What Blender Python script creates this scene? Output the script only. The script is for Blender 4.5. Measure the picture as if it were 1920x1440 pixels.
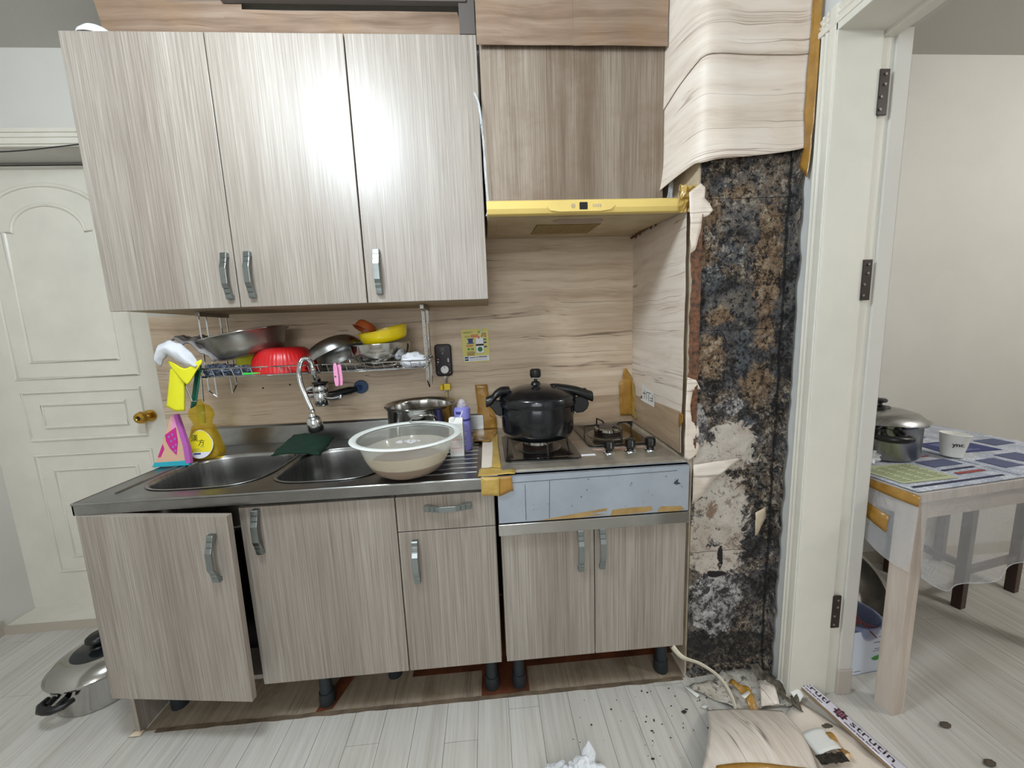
import bpy, bmesh, math, random
from mathutils import Vector, Matrix, noise
random.seed(7)
for o in list(bpy.data.objects): bpy.data.objects.remove(o)
sc = bpy.context.scene
COL = sc.collection
PI = math.pi
R = math.radians

# ------------------------------------------------------------------ camera
cam = bpy.data.cameras.new('camera'); camo = bpy.data.objects.new('camera', cam); COL.objects.link(camo)
r_ = Vector((0.99692679, -0.06810678, -0.03870979)); u_ = Vector((0.04775459, 0.13663333, 0.98946998)); f_ = Vector((0.06210056, 0.98827769, -0.13946583))
mw = Matrix(((r_.x, u_.x, -f_.x, -0.015), (r_.y, u_.y, -f_.y, -1.614), (r_.z, u_.z, -f_.z, 1.222), (0, 0, 0, 1)))
camo.matrix_world = mw
cam.sensor_width = 36; cam.lens = 700.89 / 1920 * 36; cam.clip_start = 0.02
sc.camera = camo
# ------------------------------------------------------------------ world, light, exposure
w = bpy.data.worlds.new('world'); sc.world = w; w.use_nodes = True
w.node_tree.nodes['Background'].inputs[0].default_value = (0.80, 0.86, 1.0, 1); w.node_tree.nodes['Background'].inputs[1].default_value = 0.6
sc.view_settings.view_transform = 'Standard'; sc.view_settings.look = 'None'
sc.view_settings.exposure = -0.06; sc.view_settings.gamma = 1; sc.view_settings.use_curve_mapping = False

def area(name, loc, size, power, color, rot=(0, 0, 0), sy=None):
    l = bpy.data.lights.new(name, 'AREA'); l.energy = power; l.color = color; l.size = size
    if sy: l.shape = 'RECTANGLE'; l.size_y = sy
    else: l.shape = 'DISK'
    o = bpy.data.objects.new(name, l); o.location = loc; o.rotation_euler = rot; COL.objects.link(o); return o
def bulb(name, loc, radius, power, color):
    l = bpy.data.lights.new(name, 'POINT'); l.energy = power; l.color = color; l.shadow_soft_size = radius
    o = bpy.data.objects.new(name, l); o.location = loc; COL.objects.link(o); return o
LAMP = bulb('kitchen_ceiling_lamp', (-0.60, -1.12, 2.14), 0.12, 50.0, (0.80, 0.91, 1.0))
FILL_BULB = bulb('rear_fill_bulb', (-0.3, -3.2, 2.10), 0.16, 26.0, (0.95, 0.975, 1.0))  # added fill bulb behind the camera, stands for no known lamp
FILL_AREA = area('rear_fill_panel', (-0.4, -3.75, 1.45), 1.6, 24.0, (0.90, 0.95, 1.0), rot=(R(90), 0, 0), sy=1.2)  # added unseen fill panel for even frontal light; rear wall has no window
LAMP3 = bulb('side_room_ceiling_lamp', (2.55, -1.35, 2.10), 0.12, 42.0, (0.98, 0.98, 0.96))

# ------------------------------------------------------------------ helpers
def lin(c):
    c = [v / 255 for v in c[:3]]
    return tuple((v / 12.92 if v <= .04045 else ((v + .055) / 1.055) ** 2.4) for v in c) + (1,)

class MB:
    def __init__(s): s.v = []; s.f = []
    def add(s, vs, fs):
        n = len(s.v); s.v += [Vector(v) for v in vs]; s.f += [[i + n for i in f] for f in fs]; return s
    def box(s, x0, y0, z0, x1, y1, z1, M=None):
        if x0 > x1: x0, x1 = x1, x0
        if y0 > y1: y0, y1 = y1, y0
        if z0 > z1: z0, z1 = z1, z0
        vs = [Vector(p) for p in ((x0,y0,z0),(x1,y0,z0),(x1,y1,z0),(x0,y1,z0),(x0,y0,z1),(x1,y0,z1),(x1,y1,z1),(x0,y1,z1))]
        if M: vs = [M @ v for v in vs]
        return s.add(vs, [[0,3,2,1],[4,5,6,7],[0,1,5,4],[1,2,6,5],[2,3,7,6],[3,0,4,7]])
    def cbox(s, cx, cy, cz, sx, sy, sz, M=None): return s.box(cx-sx/2, cy-sy/2, cz-sz/2, cx+sx/2, cy+sy/2, cz+sz/2, M)
    def lathe(s, prof, c=(0,0,0), seg=40, M=None, sx=1, sy=1, wob=None):
        c = Vector(c); vs = []; fs = []; n = len(prof)
        for i in range(seg):
            a = 2*PI*i/seg; ca, sa = math.cos(a), math.sin(a)
            for (r, z) in prof:
                k = wob(a, r, z) if wob else 1
                p = Vector((r*k*ca*sx, r*k*sa*sy, z)); vs.append((M @ p if M else p) + c)
        for i in range(seg):
            j = (i+1) % seg
            for k in range(n-1):
                q = [i*n+k, j*n+k, j*n+k+1, i*n+k+1]
                if prof[k][0] < 1e-6: q = [i*n+k, j*n+k+1, i*n+k+1]
                elif prof[k+1][0] < 1e-6: q = [i*n+k, j*n+k, i*n+k+1]
                fs.append(q)
        return s.add(vs, fs)
    def tube(s, pts, r, seg=8, closed=False, cap=True):
        pts = [Vector(p) for p in pts]; n = len(pts); rs = r if isinstance(r, (list, tuple)) else [r]*n
        vs = []; fs = []; up = Vector((0,0,1)); prev = None
        for i, p in enumerate(pts):
            a = pts[i-1] if (i > 0 or closed) else p; b = pts[(i+1) % n] if (i < n-1 or closed) else p
            t = (b-a).normalized() if (b-a).length > 1e-9 else Vector((0,0,1))
            if prev is None: x = t.orthogonal().normalized()
            else:
                x = prev - t*prev.dot(t); x = x.normalized() if x.length > 1e-6 else t.orthogonal().normalized()
            prev = x; y = t.cross(x)
            for k in range(seg):
                an = 2*PI*k/seg; vs.append(p + (x*math.cos(an) + y*math.sin(an))*rs[i])
        m = n if closed else n-1
        for i in range(m):
            j = (i+1) % n
            for k in range(seg): fs.append([i*seg+k, i*seg+(k+1)%seg, j*seg+(k+1)%seg, j*seg+k])
        if cap and not closed: fs.append(list(range(seg))[::-1]); fs.append([(n-1)*seg+k for k in range(seg)])
        return s.add(vs, fs)
    def cyl(s, a, b, r, seg=20, r2=None): return s.tube([a, b], [r, r if r2 is None else r2], seg)
    def prism(s, poly, M, d):       # poly in local xy, extruded along local z by d, placed by M
        n = len(poly); vs = [M @ Vector((x, y, 0)) for x, y in poly] + [M @ Vector((x, y, d)) for x, y in poly]
        return s.add(vs, [list(range(n))[::-1], [n+i for i in range(n)]] + [[i, (i+1)%n, n+(i+1)%n, n+i] for i in range(n)])
    def grid(s, fn, nu, nv):
        vs = [fn(i/nu, j/nv) for i in range(nu+1) for j in range(nv+1)]
        fs = [[i*(nv+1)+j, (i+1)*(nv+1)+j, (i+1)*(nv+1)+j+1, i*(nv+1)+j+1] for i in range(nu) for j in range(nv)]
        return s.add(vs, fs)
    def ball(s, c, r, sx=1, sy=1, sz=1, seg=16, M=None):
        p = [(math.sin(PI*k/10)*r, -math.cos(PI*k/10)*r*sz) for k in range(11)]; p[0] = (0, -r*sz); p[-1] = (0, r*sz)
        return s.lathe(p, c, seg, M, sx, sy)

def rootof(o):
    while o.parent: o = o.parent
    return o
def part(name, mb, mat, parent=None, smooth=False, bevel=0, solid=0, seg=2, origin=None, label=None, auto=None):
    off = Vector(rootof(parent).location) if parent else Vector(origin or (0, 0, 0))
    me = bpy.data.meshes.new(name); me.from_pydata([v - off for v in mb.v], [], mb.f); me.update()
    bm = bmesh.new(); bm.from_mesh(me); bmesh.ops.recalc_face_normals(bm, faces=bm.faces); bm.to_mesh(me); bm.free()
    me.materials.append(mat)
    o = bpy.data.objects.new(name, me); COL.objects.link(o)
    if parent: o.parent = parent
    else: o.location = off
    if smooth or auto:
        for p in me.polygons: p.use_smooth = True
        me.set_sharp_from_angle(angle=R(auto or 35))
    if solid:
        m = o.modifiers.new('thick', 'SOLIDIFY'); m.thickness = solid; m.offset = 0
    if bevel:
        m = o.modifiers.new('bevel', 'BEVEL'); m.width = bevel; m.segments = seg; m.limit_method = 'ANGLE'; m.angle_limit = R(40)
    if label: o['label'] = label
    return o
def tag(o, label, cat, group=None):
    o['label'] = label; o['category'] = cat
    if group: o['group'] = group
    return o
def thing(name, label, cat, loc, group=None):
    o = bpy.data.objects.new(name, None); o.empty_display_size = .05; COL.objects.link(o); o.location = loc
    return tag(o, label, cat, group)
def struct(o): o['kind'] = 'structure'; return o
def smooth_path(pts, n=8):
    pts = [Vector(p) for p in pts]; out = []
    for i in range(len(pts)-1):
        p0 = pts[max(i-1,0)]; p1 = pts[i]; p2 = pts[i+1]; p3 = pts[min(i+2, len(pts)-1)]
        for k in range(n):
            t = k/n
            out.append(0.5*((2*p1) + (p2-p0)*t + (2*p0-5*p1+4*p2-p3)*t*t + (3*p1-p0-3*p2+p3)*t**3))
    out.append(pts[-1]); return out
def TM(loc, rot=(0,0,0)):
    from mathutils import Euler
    return Matrix.Translation(loc) @ Euler(rot).to_matrix().to_4x4()
def rrect(w, h, r, n=6, cx=0, cy=0):
    out = []
    for (sx, sy, a0) in ((1,1,0), (-1,1,90), (-1,-1,180), (1,-1,270)):
        for k in range(n+1):
            a = R(a0 + 90*k/n); out.append((cx + sx*(w/2-r) + r*math.cos(a), cy + sy*(h/2-r) + r*math.sin(a)))
    return out
WALLM = Matrix.Rotation(PI/2, 4, 'X')          # local xy -> x,z ; local +z -> -y (towards the room)
def wallm(x, y, z): return Matrix.Translation((x, y, z)) @ WALLM

# ------------------------------------------------------------------ materials
def newmat(name):
    m = bpy.data.materials.new(name); m.use_nodes = True; nt = m.node_tree
    return m, nt, nt.nodes['Principled BSDF']
class G:
    def __init__(s, nt): s.nt = nt
    def n(s, t, **kw):
        nd = s.nt.nodes.new(t)
        for k, v in kw.items(): setattr(nd, k, v)
        return nd
    def put(s, sock, v):
        if isinstance(v, bpy.types.NodeSocket): s.nt.links.new(v, sock)
        else: sock.default_value = v
    def pos(s): return s.n('ShaderNodeNewGeometry').outputs['Position']
    def obj(s): return s.n('ShaderNodeTexCoord').outputs['Object']
    def scale(s, v, sc_, off=(0,0,0)):
        m = s.n('ShaderNodeMapping'); s.put(m.inputs[0], v); m.inputs['Scale'].default_value = sc_; m.inputs['Location'].default_value = off; return m.outputs[0]
    def noise(s, v, scale, detail=4, rough=.5, dist=0):
        m = s.n('ShaderNodeTexNoise'); s.put(m.inputs['Vector'], v); m.inputs['Scale'].default_value = scale; m.inputs['Detail'].default_value = detail
        m.inputs['Roughness'].default_value = rough; m.inputs['Distortion'].default_value = dist; return m.outputs['Fac']
    def ramp(s, fac, stops, interp='LINEAR'):
        m = s.n('ShaderNodeValToRGB'); s.put(m.inputs[0], fac); cr = m.color_ramp; cr.interpolation = interp
        while len(cr.elements) < len(stops): cr.elements.new(.5)
        for e, (p, c) in zip(cr.elements, stops):
            e.position = p; e.color = (c, c, c, 1) if isinstance(c, (int, float)) else (lin(c) if len(c) == 3 else c)
        return m.outputs[0]
    def mix(s, fac, a, b, mode='MIX'):
        m = s.n('ShaderNodeMix', data_type='RGBA', blend_type=mode); s.put(m.inputs[0], fac)
        s.put(m.inputs[6], lin(a) if isinstance(a, tuple) and len(a) == 3 else a); s.put(m.inputs[7], lin(b) if isinstance(b, tuple) and len(b) == 3 else b); return m.outputs[2]
    def math(s, op, a, b=0, clamp=False):
        m = s.n('ShaderNodeMath', operation=op); m.use_clamp = clamp; s.put(m.inputs[0], a); s.put(m.inputs[1], b); return m.outputs[0]
    def sep(s, v):
        m = s.n('ShaderNodeSeparateXYZ'); s.put(m.inputs[0], v); return m.outputs
    def bump(s, h, strength=.2, dist=.002):
        m = s.n('ShaderNodeBump'); m.inputs['Strength'].default_value = strength; m.inputs['Distance'].default_value = dist; s.put(m.inputs['Height'], h); return m.outputs[0]
def M(name, c, rough=.5, metal=0, var=0, vscale=6, bump=0, bscale=60, trans=0, spec=.5, coat=0, c2=None, alpha=1, stretch=(1,1,1), sheen=0, sss=0):
    m, nt, b = newmat(name); g = G(nt)
    b.inputs['Roughness'].default_value = rough; b.inputs['Metallic'].default_value = metal; b.inputs['Specular IOR Level'].default_value = spec
    b.inputs['Transmission Weight'].default_value = trans; b.inputs['Coat Weight'].default_value = coat; b.inputs['Alpha'].default_value = alpha
    if coat: b.inputs['Coat Roughness'].default_value = .08
    if sss: b.inputs['Subsurface Weight'].default_value = sss; b.inputs['Subsurface Scale'].default_value = .01
    b.inputs['Base Color'].default_value = lin(c)
    if var or c2:
        v = g.scale(g.obj(), stretch); f = g.noise(v, vscale, 5, .6)
        c2 = c2 or tuple(max(0, k*(1-var)) for k in c)
        g.put(b.inputs['Base Color'], g.ramp(f, [(.3, c2), (.65, c)]))
    if bump:
        g.put(b.inputs['Normal'], g.bump(g.noise(g.scale(g.obj(), stretch), bscale, 4, .6), bump))
    return m
def grain(name, cols, scale, streak=(70,50,40), sf=.5, lw=.02, rough=.5, coat=0, blot=None, bump=.12, wob=1.0, tint=0, spec=.5, band=None, lmask=.52, sv=(1,1,1.6), ws=3.5):
    m, nt, b = newmat(name); g = G(nt); p = g.pos()
    v = g.scale(p, scale)
    wv = g.noise(p, ws, 2); add = g.n('ShaderNodeVectorMath', operation='MULTIPLY_ADD'); g.put(add.inputs[0], wv); add.inputs[1].default_value = (wob,)*3; g.put(add.inputs[2], v)
    v = add.outputs[0]
    f = g.noise(v, 1.0, 6, .66, .2)
    col = g.ramp(f, [(.28, cols[0]), (.5, cols[1]), (.72, cols[2])])
    # thin crack lines: narrow contours of a stretched noise, broken up by a second one
    st = g.noise(g.scale(v, sv), .55, 2, .5, .3); d = g.math('ABSOLUTE', g.math('SUBTRACT', st, .5))
    ln = g.math('MULTIPLY', g.ramp(d, [(0, 1.0), (lw, 0.0)]), g.ramp(g.noise(g.scale(v, (1,1,.6), (7,3,5)), .8, 3, .6), [(lmask, 0.0), (lmask+.07, 1.0)]))
    col = g.mix(g.math('MULTIPLY', ln, sf), col, streak)
    if band:
        bf = g.noise(g.scale(p, band[0]), 1.0, 3, .5); col = g.mix(g.ramp(bf, [(.35, band[2]), (.62, 0.0)]), col, band[1], 'MULTIPLY')
    if blot:
        bf = g.noise(p, blot[1], 5, .6); col = g.mix(g.ramp(bf, [(.5, 0.0), (.68, blot[2])]), col, blot[0])
    if tint:
        oi = g.n('ShaderNodeObjectInfo'); k = g.math('MULTIPLY_ADD', oi.outputs['Random'], tint); nt.nodes[-1].inputs[2].default_value = 1 - tint
        mm = g.n('ShaderNodeVectorMath', operation='SCALE'); g.put(mm.inputs[0], col); g.put(mm.inputs['Scale'], k); col = mm.outputs[0]
    g.put(b.inputs['Base Color'], col); b.inputs['Roughness'].default_value = rough; b.inputs['Coat Weight'].default_value = coat; b.inputs['Coat Roughness'].default_value = .3
    b.inputs['Specular IOR Level'].default_value = spec
    if bump: g.put(b.inputs['Normal'], g.bump(f, bump, .001))
    return m

CAB = grain('grey taupe laminate', ((122,112,102), (154,145,135), (180,173,164)), (300, 300, 3.4), (104,92,84), .35, .03, rough=.40, wob=.9, ws=1.2, bump=.08, spec=.8, band=((7,7,.4), (226,221,217), .9), lmask=.56)
HOODP = grain('stained taupe laminate', ((118,102,88), (150,136,121), (172,160,146)), (280, 280, 3.4), (96,76,60), .45, .03, rough=.42, blot=((110,88,68), 7, .45), wob=.9, ws=1.2, band=((11,11,.5), (200,190,180), .9))
SHEET = grain('oak print wall sheet', ((172,148,124), (202,181,156), (218,202,180)), (1.6, 1.6, 26), (84,60,44), .75, .013, rough=.5, wob=1.0, lmask=.48, sv=(.5,.5,2.2))
SHEETL = grain('pale oak print wall sheet', ((204,188,172), (226,213,199), (237,227,216)), (2.0, 2.0, 24), (112,82,64), .75, .013, rough=.5, wob=1.3, lmask=.47, sv=(.5,.5,2.2))
SHEETD = grain('brown oak print wall sheet', ((150,126,100), (174,150,124), (190,168,142)), (1.8, 1.8, 30), (104,80,60), .6, .018, rough=.5, wob=1.4)
SHEETT = grain('tan oak print sheet', ((112,92,76), (142,120,102), (164,144,126)), (1.6, 1.6, 34), (104,78,56), .55, .016, rough=.35, blot=((160,126,90), 4, .4), wob=1.3)
FLOORM = grain('pale plank vinyl', ((178,172,162), (198,194,187), (210,207,202)), (70, 2.2, 1), (136,128,118), .35, .02, rough=.40, tint=.07, wob=.8, bump=.05, sv=(1.6,1,1))
FLOORU = M('grey joint vinyl', (120, 112, 102), .6)
FLOORG = grain('grimy shaded vinyl', ((120,106,90), (146,132,114), (160,146,128)), (60, 2.2, 1), (84,70,56), .5, .03, rough=.6, wob=.8, bump=.05, blot=((104,84,60), 9, .6))
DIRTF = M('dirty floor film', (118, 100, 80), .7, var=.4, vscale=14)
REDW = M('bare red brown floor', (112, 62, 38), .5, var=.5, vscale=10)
PAPER = M('off white wallpaper', (208, 205, 198), .8, bump=.15, bscale=160, var=.03, vscale=3)
PAPERB = M('pale blue grey wallpaper', (208, 208, 205), .8, bump=.1, bscale=150)
CEILM = M('grey ceiling paper', (186, 183, 176), .9, bump=.3, bscale=220)
PAINT = M('yellowed white paint', (222, 217, 205), .32, var=.05, vscale=5, bump=.05, bscale=25)
PAINTJ = M('glossy cream paint', (226, 223, 212), .22, var=.04, vscale=4, bump=.12, bscale=70)
STEEL = M('brushed steel', (168, 168, 166), .28, 1, var=.18, vscale=8, stretch=(1, 12, 1))
STEELP = M('polished steel', (190, 188, 184), .14, 1, var=.08, vscale=5)
STEELD = M('dull worn steel', (168, 164, 156), .34, .9, var=.25, vscale=9)
HOBM = M('worn hob steel', (178, 170, 158), .36, .65, var=.22, vscale=12)
SINKM = M('sink steel', (150, 152, 154), .30, 1, var=.15, vscale=10)
CHROME = M('chrome', (205, 208, 210), .08, 1)
HANDLE = M('brushed nickel', (150, 158, 158), .26, 1, bump=.05)
BLACK = M('black plastic', (18, 19, 20), .35)
BLACKL = M('dark leg plastic', (34, 40, 44), .5)
COOK = M('dark anodised aluminium', (30, 32, 36), .22, .55, coat=.5)
ENAMEL = M('black enamel', (14, 14, 15), .2, coat=.4, var=.3)
HOODY = M('yellowed plastic', (232, 204, 120), .42, var=.06, vscale=4)
HOODC = M('greasy cream metal', (196, 182, 150), .45, c2=(170, 150, 112), vscale=7)
TAPE = M('brown packing tape', (180, 136, 62), .25, coat=.3, c2=(146, 104, 40), vscale=16, bump=.9, bscale=45, alpha=.92)
TAPEY = M('yellow packing tape', (206, 176, 98), .25, coat=.3, c2=(176, 140, 62), vscale=18, bump=.9, bscale=50, alpha=.88)
TAPER = M('tape residue', (170, 140, 88), .5, c2=(146, 116, 66), vscale=30)
WHITE = M('white plastic', (230, 230, 230), .4)
YEL = M('yellow enamel', (238, 212, 20), .3, coat=.3)
YELR = M('yellow rubber', (222, 218, 28), .6, bump=.3, bscale=40)
RED = M('red plastic', (190, 26, 30), .35)
ORA = M('terracotta plastic', (170, 84, 40), .4)
GREEN = M('green scrub pad', (60, 190, 70), .9)
DGREEN = M('dark green cloth', (10, 44, 30), .95, bump=.6, bscale=150)
PINK = M('pink plastic', (226, 150, 190), .4)
MAG = M('magenta fabric', (190, 40, 130), .9)
TAN = M('tan fabric', (206, 166, 140), .9, bump=.3, bscale=120)
TEAL = M('teal fabric', (40, 160, 178), .9)
PURP = M('purple fabric', (176, 90, 170), .9)
DOT = M('grey blue dot print', (130, 120, 190), .9)
CLOTH = M('white cloth', (214, 216, 222), .9, bump=.3, bscale=80, var=.08)
CLOTHG = M('grey cloth', (146, 142, 142), .95, bump=.4, bscale=80, var=.2)
SCOUR = M('navy grey mesh scourer', (128, 138, 160), .4, .4, var=.8, vscale=120, bump=1, bscale=220)
LAV = M('lavender plastic', (140, 138, 212), .4)
LAVD = M('indigo print', (52, 50, 120), .5)
WTXT = M('white print', (235, 235, 240), .6)
BTXT = M('black print', (20, 20, 22), .6)
MTXT = M('plum print', (66, 28, 44), .5)
RTXT = M('red print', (200, 90, 70), .6)
BLUEP = M('blue print', (40, 60, 130), .6)
LYEL = M('pale yellow paper', (214, 206, 120), .6)
LABY = M('yellow label', (236, 220, 40), .5)
MAROON = M('black maroon gloss', (26, 8, 12), .3, spec=.25)
BLUE = M('blue plastic ring', (40, 70, 110), .4)
BRASS = M('brass', (196, 156, 70), .22, 1)
PALEW = grain('pale wood laminate', ((188,172,158), (204,190,178), (214,202,192)), (40, 40, 1.6), (160,140,124), .3, .4, rough=.55)
PALEW2 = M('pale wood laminate edge', (206, 192, 180), .5, var=.05)
DARKW = M('dark brown wood', (74, 48, 38), .35, var=.3, vscale=8, stretch=(1,1,.1))
IRON = M('brown black hinge paint', (44, 30, 26), .45)
PANEL = M('blue grey galvanised panel', (166, 174, 184), .42, .2, c2=(148, 156, 166), vscale=5)
CHIPW = M('unfinished board edge', (176, 156, 128), .8)
DARKIN = M('dark brown board', (36, 26, 22), .8)  # near-black brown for the cabinet liner, low wall sheet and one cable
GRAIN = M('soaked grain', (150, 92, 36), .8, var=.75, vscale=260, bump=1, bscale=260)
CARD = M('white carton', (226, 226, 222), .7)
LEAFG = M('green leaf print', (50, 150, 60), .6)
TOILET = M('crumpled white paper', (226, 228, 232), .85, var=.04, bump=.3, bscale=40)
BARE = M('torn paper backing', (214, 200, 178), .9, c2=(180, 160, 132), vscale=14, bump=.5)
REDST = M('dark red cord', (110, 30, 30), .6)
TRASHG = M('lime bag', (190, 200, 60), .6)

def glassy(name, c, rough=.1, mixw=.5, trans_c=None, wrinkle=0):
    # see-through film / thin plastic: transparent + glossy diffuse mix
    m, nt, b = newmat(name); g = G(nt)
    b.inputs['Base Color'].default_value = lin(c); b.inputs['Roughness'].default_value = rough; b.inputs['Coat Weight'].default_value = .6
    if wrinkle: g.put(b.inputs['Normal'], g.bump(g.noise(g.obj(), 14, 5, .6, 1.0), wrinkle, .012))
    t = g.n('ShaderNodeBsdfTransparent'); t.inputs[0].default_value = lin(trans_c or (255,255,255)); mx = g.n('ShaderNodeMixShader'); mx.inputs[0].default_value = mixw
    nt.links.new(t.outputs[0], mx.inputs[1]); nt.links.new(b.outputs[0], mx.inputs[2])
    nt.links.new(mx.outputs[0], nt.nodes['Material Output'].inputs[0]); return m
FILM = glassy('clear plastic film', (214, 216, 220), .12, .36, wrinkle=.9)
CTAPE = glassy('clear adhesive tape', (225, 230, 235), .06, .35, wrinkle=1)
AMBER = glassy('amber clear plastic', (232, 206, 90), .08, .2, (252, 240, 160))
LIQ = glassy('amber detergent', (222, 200, 60), .1, .35, (244, 228, 110))
CLEARB = glassy('clear cap', (220, 215, 225), .08, .4)
m, nt, b = newmat('milky plastic'); g = G(nt); TRB = m
b.inputs['Base Color'].default_value = lin((226, 226, 214)); b.inputs['Roughness'].default_value = .35
tl = g.n('ShaderNodeBsdfTranslucent'); tl.inputs[0].default_value = lin((232, 230, 214)); mx = g.n('ShaderNodeMixShader'); mx.inputs[0].default_value = .45
nt.links.new(b.outputs[0], mx.inputs[1]); nt.links.new(tl.outputs[0], mx.inputs[2])
tr = g.n('ShaderNodeBsdfTransparent'); mx2 = g.n('ShaderNodeMixShader'); mx2.inputs[0].default_value = .62
nt.links.new(mx.outputs[0], mx2.inputs[1]); nt.links.new(tr.outputs[0], mx2.inputs[2]); nt.links.new(mx2.outputs[0], nt.nodes['Material Output'].inputs[0])

# mouldy plaster: dark growth above, cream torn paper below, its own colours at fixed places on the wall
m, nt, b = newmat('mouldy plaster'); g = G(nt); MOLD = m
P = g.pos(); X, Y, Z = g.sep(P)
nA = g.noise(P, 9, 9, .74, .5); nB = g.noise(g.scale(P, (1,1,1), (4,2,7)), 24, 9, .78, .3); nC = g.noise(g.scale(P, (1,1,1), (9,1,3)), 62, 8, .8, .2); nD = g.noise(g.scale(P, (1,1,1), (2,8,5)), 130, 6, .8)
nE = g.noise(g.scale(P, (1,1,1), (3,3,11)), 21, 10, .8, .8)
def blob(cx, cz, rx, rz, amp=3.6, k=3.0):
    amp *= 2.1; k *= 1.6
    a = g.math('POWER', g.math('ABSOLUTE', g.math('MULTIPLY', g.math('SUBTRACT', X, cx), 1/rx)), 2)
    c = g.math('POWER', g.math('ABSOLUTE', g.math('MULTIPLY', g.math('SUBTRACT', Z, cz), 1/rz)), 2)
    v_ = g.math('SUBTRACT', g.math('ADD', 1.0, g.math('MULTIPLY', g.math('SUBTRACT', nE, .5), amp)), g.math('ADD', a, c))
    return g.math('MULTIPLY', v_, k, True)
def union(lst):
    r = lst[0]
    for q in lst[1:]: r = g.math('MAXIMUM', r, q)
    return r
dark = g.ramp(nA, [(.38, (22,20,20)), (.46, (54,52,54)), (.53, (98,98,102)), (.60, (140,132,122))])
nL0 = g.noise(g.scale(P, (1,1,1), (5,6,2)), 7, 4, .6, .8)
dark = g.mix(g.math('MULTIPLY', g.ramp(nB, [(.485, 0.0), (.51, .8), (.56, .8), (.58, .1)]), g.ramp(nL0, [(.45, .08), (.55, 1.0)])), dark, (150, 128, 106))
nL = g.noise(g.scale(P, (1,1,1), (5,6,2)), 7, 4, .6, .8); lowm = g.ramp(nL, [(.44, .12), (.54, 1.0)])
tan = g.ramp(nB, [(.38,(84,62,46)),(.47,(138,110,84)),(.53,(164,136,106)),(.60,(196,170,138))])
dark = g.mix(union([blob(.848,1.40,.045,.20), blob(.85,1.22,.035,.10), blob(.835,1.02,.055,.07), blob(.66,1.55,.040,.055), blob(.65,1.43,.025,.045), blob(.675,1.12,.045,.07), blob(.75,1.60,.05,.02), blob(.70,1.24,.05,.03)]), dark, tan)
dark = g.mix(g.math('MULTIPLY', union([blob(.785,1.13,.028,.07), blob(.675,1.36,.04,.04), blob(.80,.90,.03,.03), blob(.74,1.43,.05,.04)]), .8), dark, g.ramp(nB, [(.4,(72,78,86)),(.6,(116,122,128))]))
dark = g.mix(g.math('MULTIPLY', g.ramp(nE, [(.55, 0.0), (.562, .9)]), lowm), dark, g.ramp(nC, [(.4,(150,132,112)),(.55,(214,200,178))]))
dark = g.mix(g.ramp(nC, [(.435, .95), (.475, 0.0)]), dark, (14, 12, 12))
dark = g.mix(g.ramp(nD, [(.40, .7), (.45, 0.0)]), dark, (20, 18, 18))
dark = g.mix(g.math('MULTIPLY', g.ramp(nC, [(.570, 0.0), (.595, .9)]), lowm), dark, (206, 196, 180))
dark = g.mix(g.math('MULTIPLY', blob(.77,.10,.2,.06,1.0), .7), dark, (38, 34, 32))
cream = g.ramp(nA, [(.36, (206,188,172)), (.45, (236,222,208)), (.6, (246,238,226))])
cream = g.mix(g.math('MULTIPLY', blob(.70,.61,.026,.036), .8), cream, (148, 108, 72))
cream = g.mix(g.ramp(nB, [(.40, .8), (.45, 0.0)]), cream, (150, 128, 112))
cream = g.mix(g.ramp(nC, [(.375, .9), (.42, 0.0)]), cream, (58, 48, 46))
grey = g.mix(g.ramp(nB, [(.45, .95), (.53, 0.0)]), g.ramp(nA, [(.38,(176,172,172)),(.55,(236,232,230))]), (56, 50, 50))
grey = g.mix(g.ramp(nC, [(.40, .9), (.48, 0.0)]), grey, (40, 36, 36))
col = g.mix(union([blob(.725,.275,.095,.115,2.6), blob(.645,.90,.030,.07,2.0), blob(.74,.955,.05,.03)]), dark, grey)
col = g.mix(union([blob(.765,.825,.085,.085,2.0), blob(.665,.80,.055,.05,2.0), blob(.735,.60,.095,.15,2.4), blob(.72,.435,.10,.055,1.6), blob(.655,.52,.045,.08,2.0)]), col, cream)
col = g.mix(union([blob(.737,.435,.010,.045,3.0,5), blob(.725,.380,.03,.012,3.2,5)]), col, (44, 38, 38))
# thin dark joint lines and the groove by the corner
jl = union([g.math('LESS_THAN', g.math('ABSOLUTE', g.math('SUBTRACT', Z, zz)), .0012) for zz in (.742, .462, 1.585, 1.20)])
col = g.mix(g.math('MULTIPLY', jl, .75), col, (30, 26, 24))
col = g.mix(g.math('MULTIPLY', g.math('LESS_THAN', g.math('ABSOLUTE', g.math('SUBTRACT', g.math('ADD', X, g.math('MULTIPLY', nE, .012)), .909)), .0045), .8), col, (14, 12, 12))
g.put(b.inputs['Base Color'], col)
b.inputs['Roughness'].default_value = .85
g.put(b.inputs['Normal'], g.bump(g.math('ADD', nB, nC), 1.0, .010))
RUST = M('rusty rotten edge', (120, 72, 36), .55, c2=(12, 9, 8), vscale=70, bump=1, bscale=60)

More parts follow.
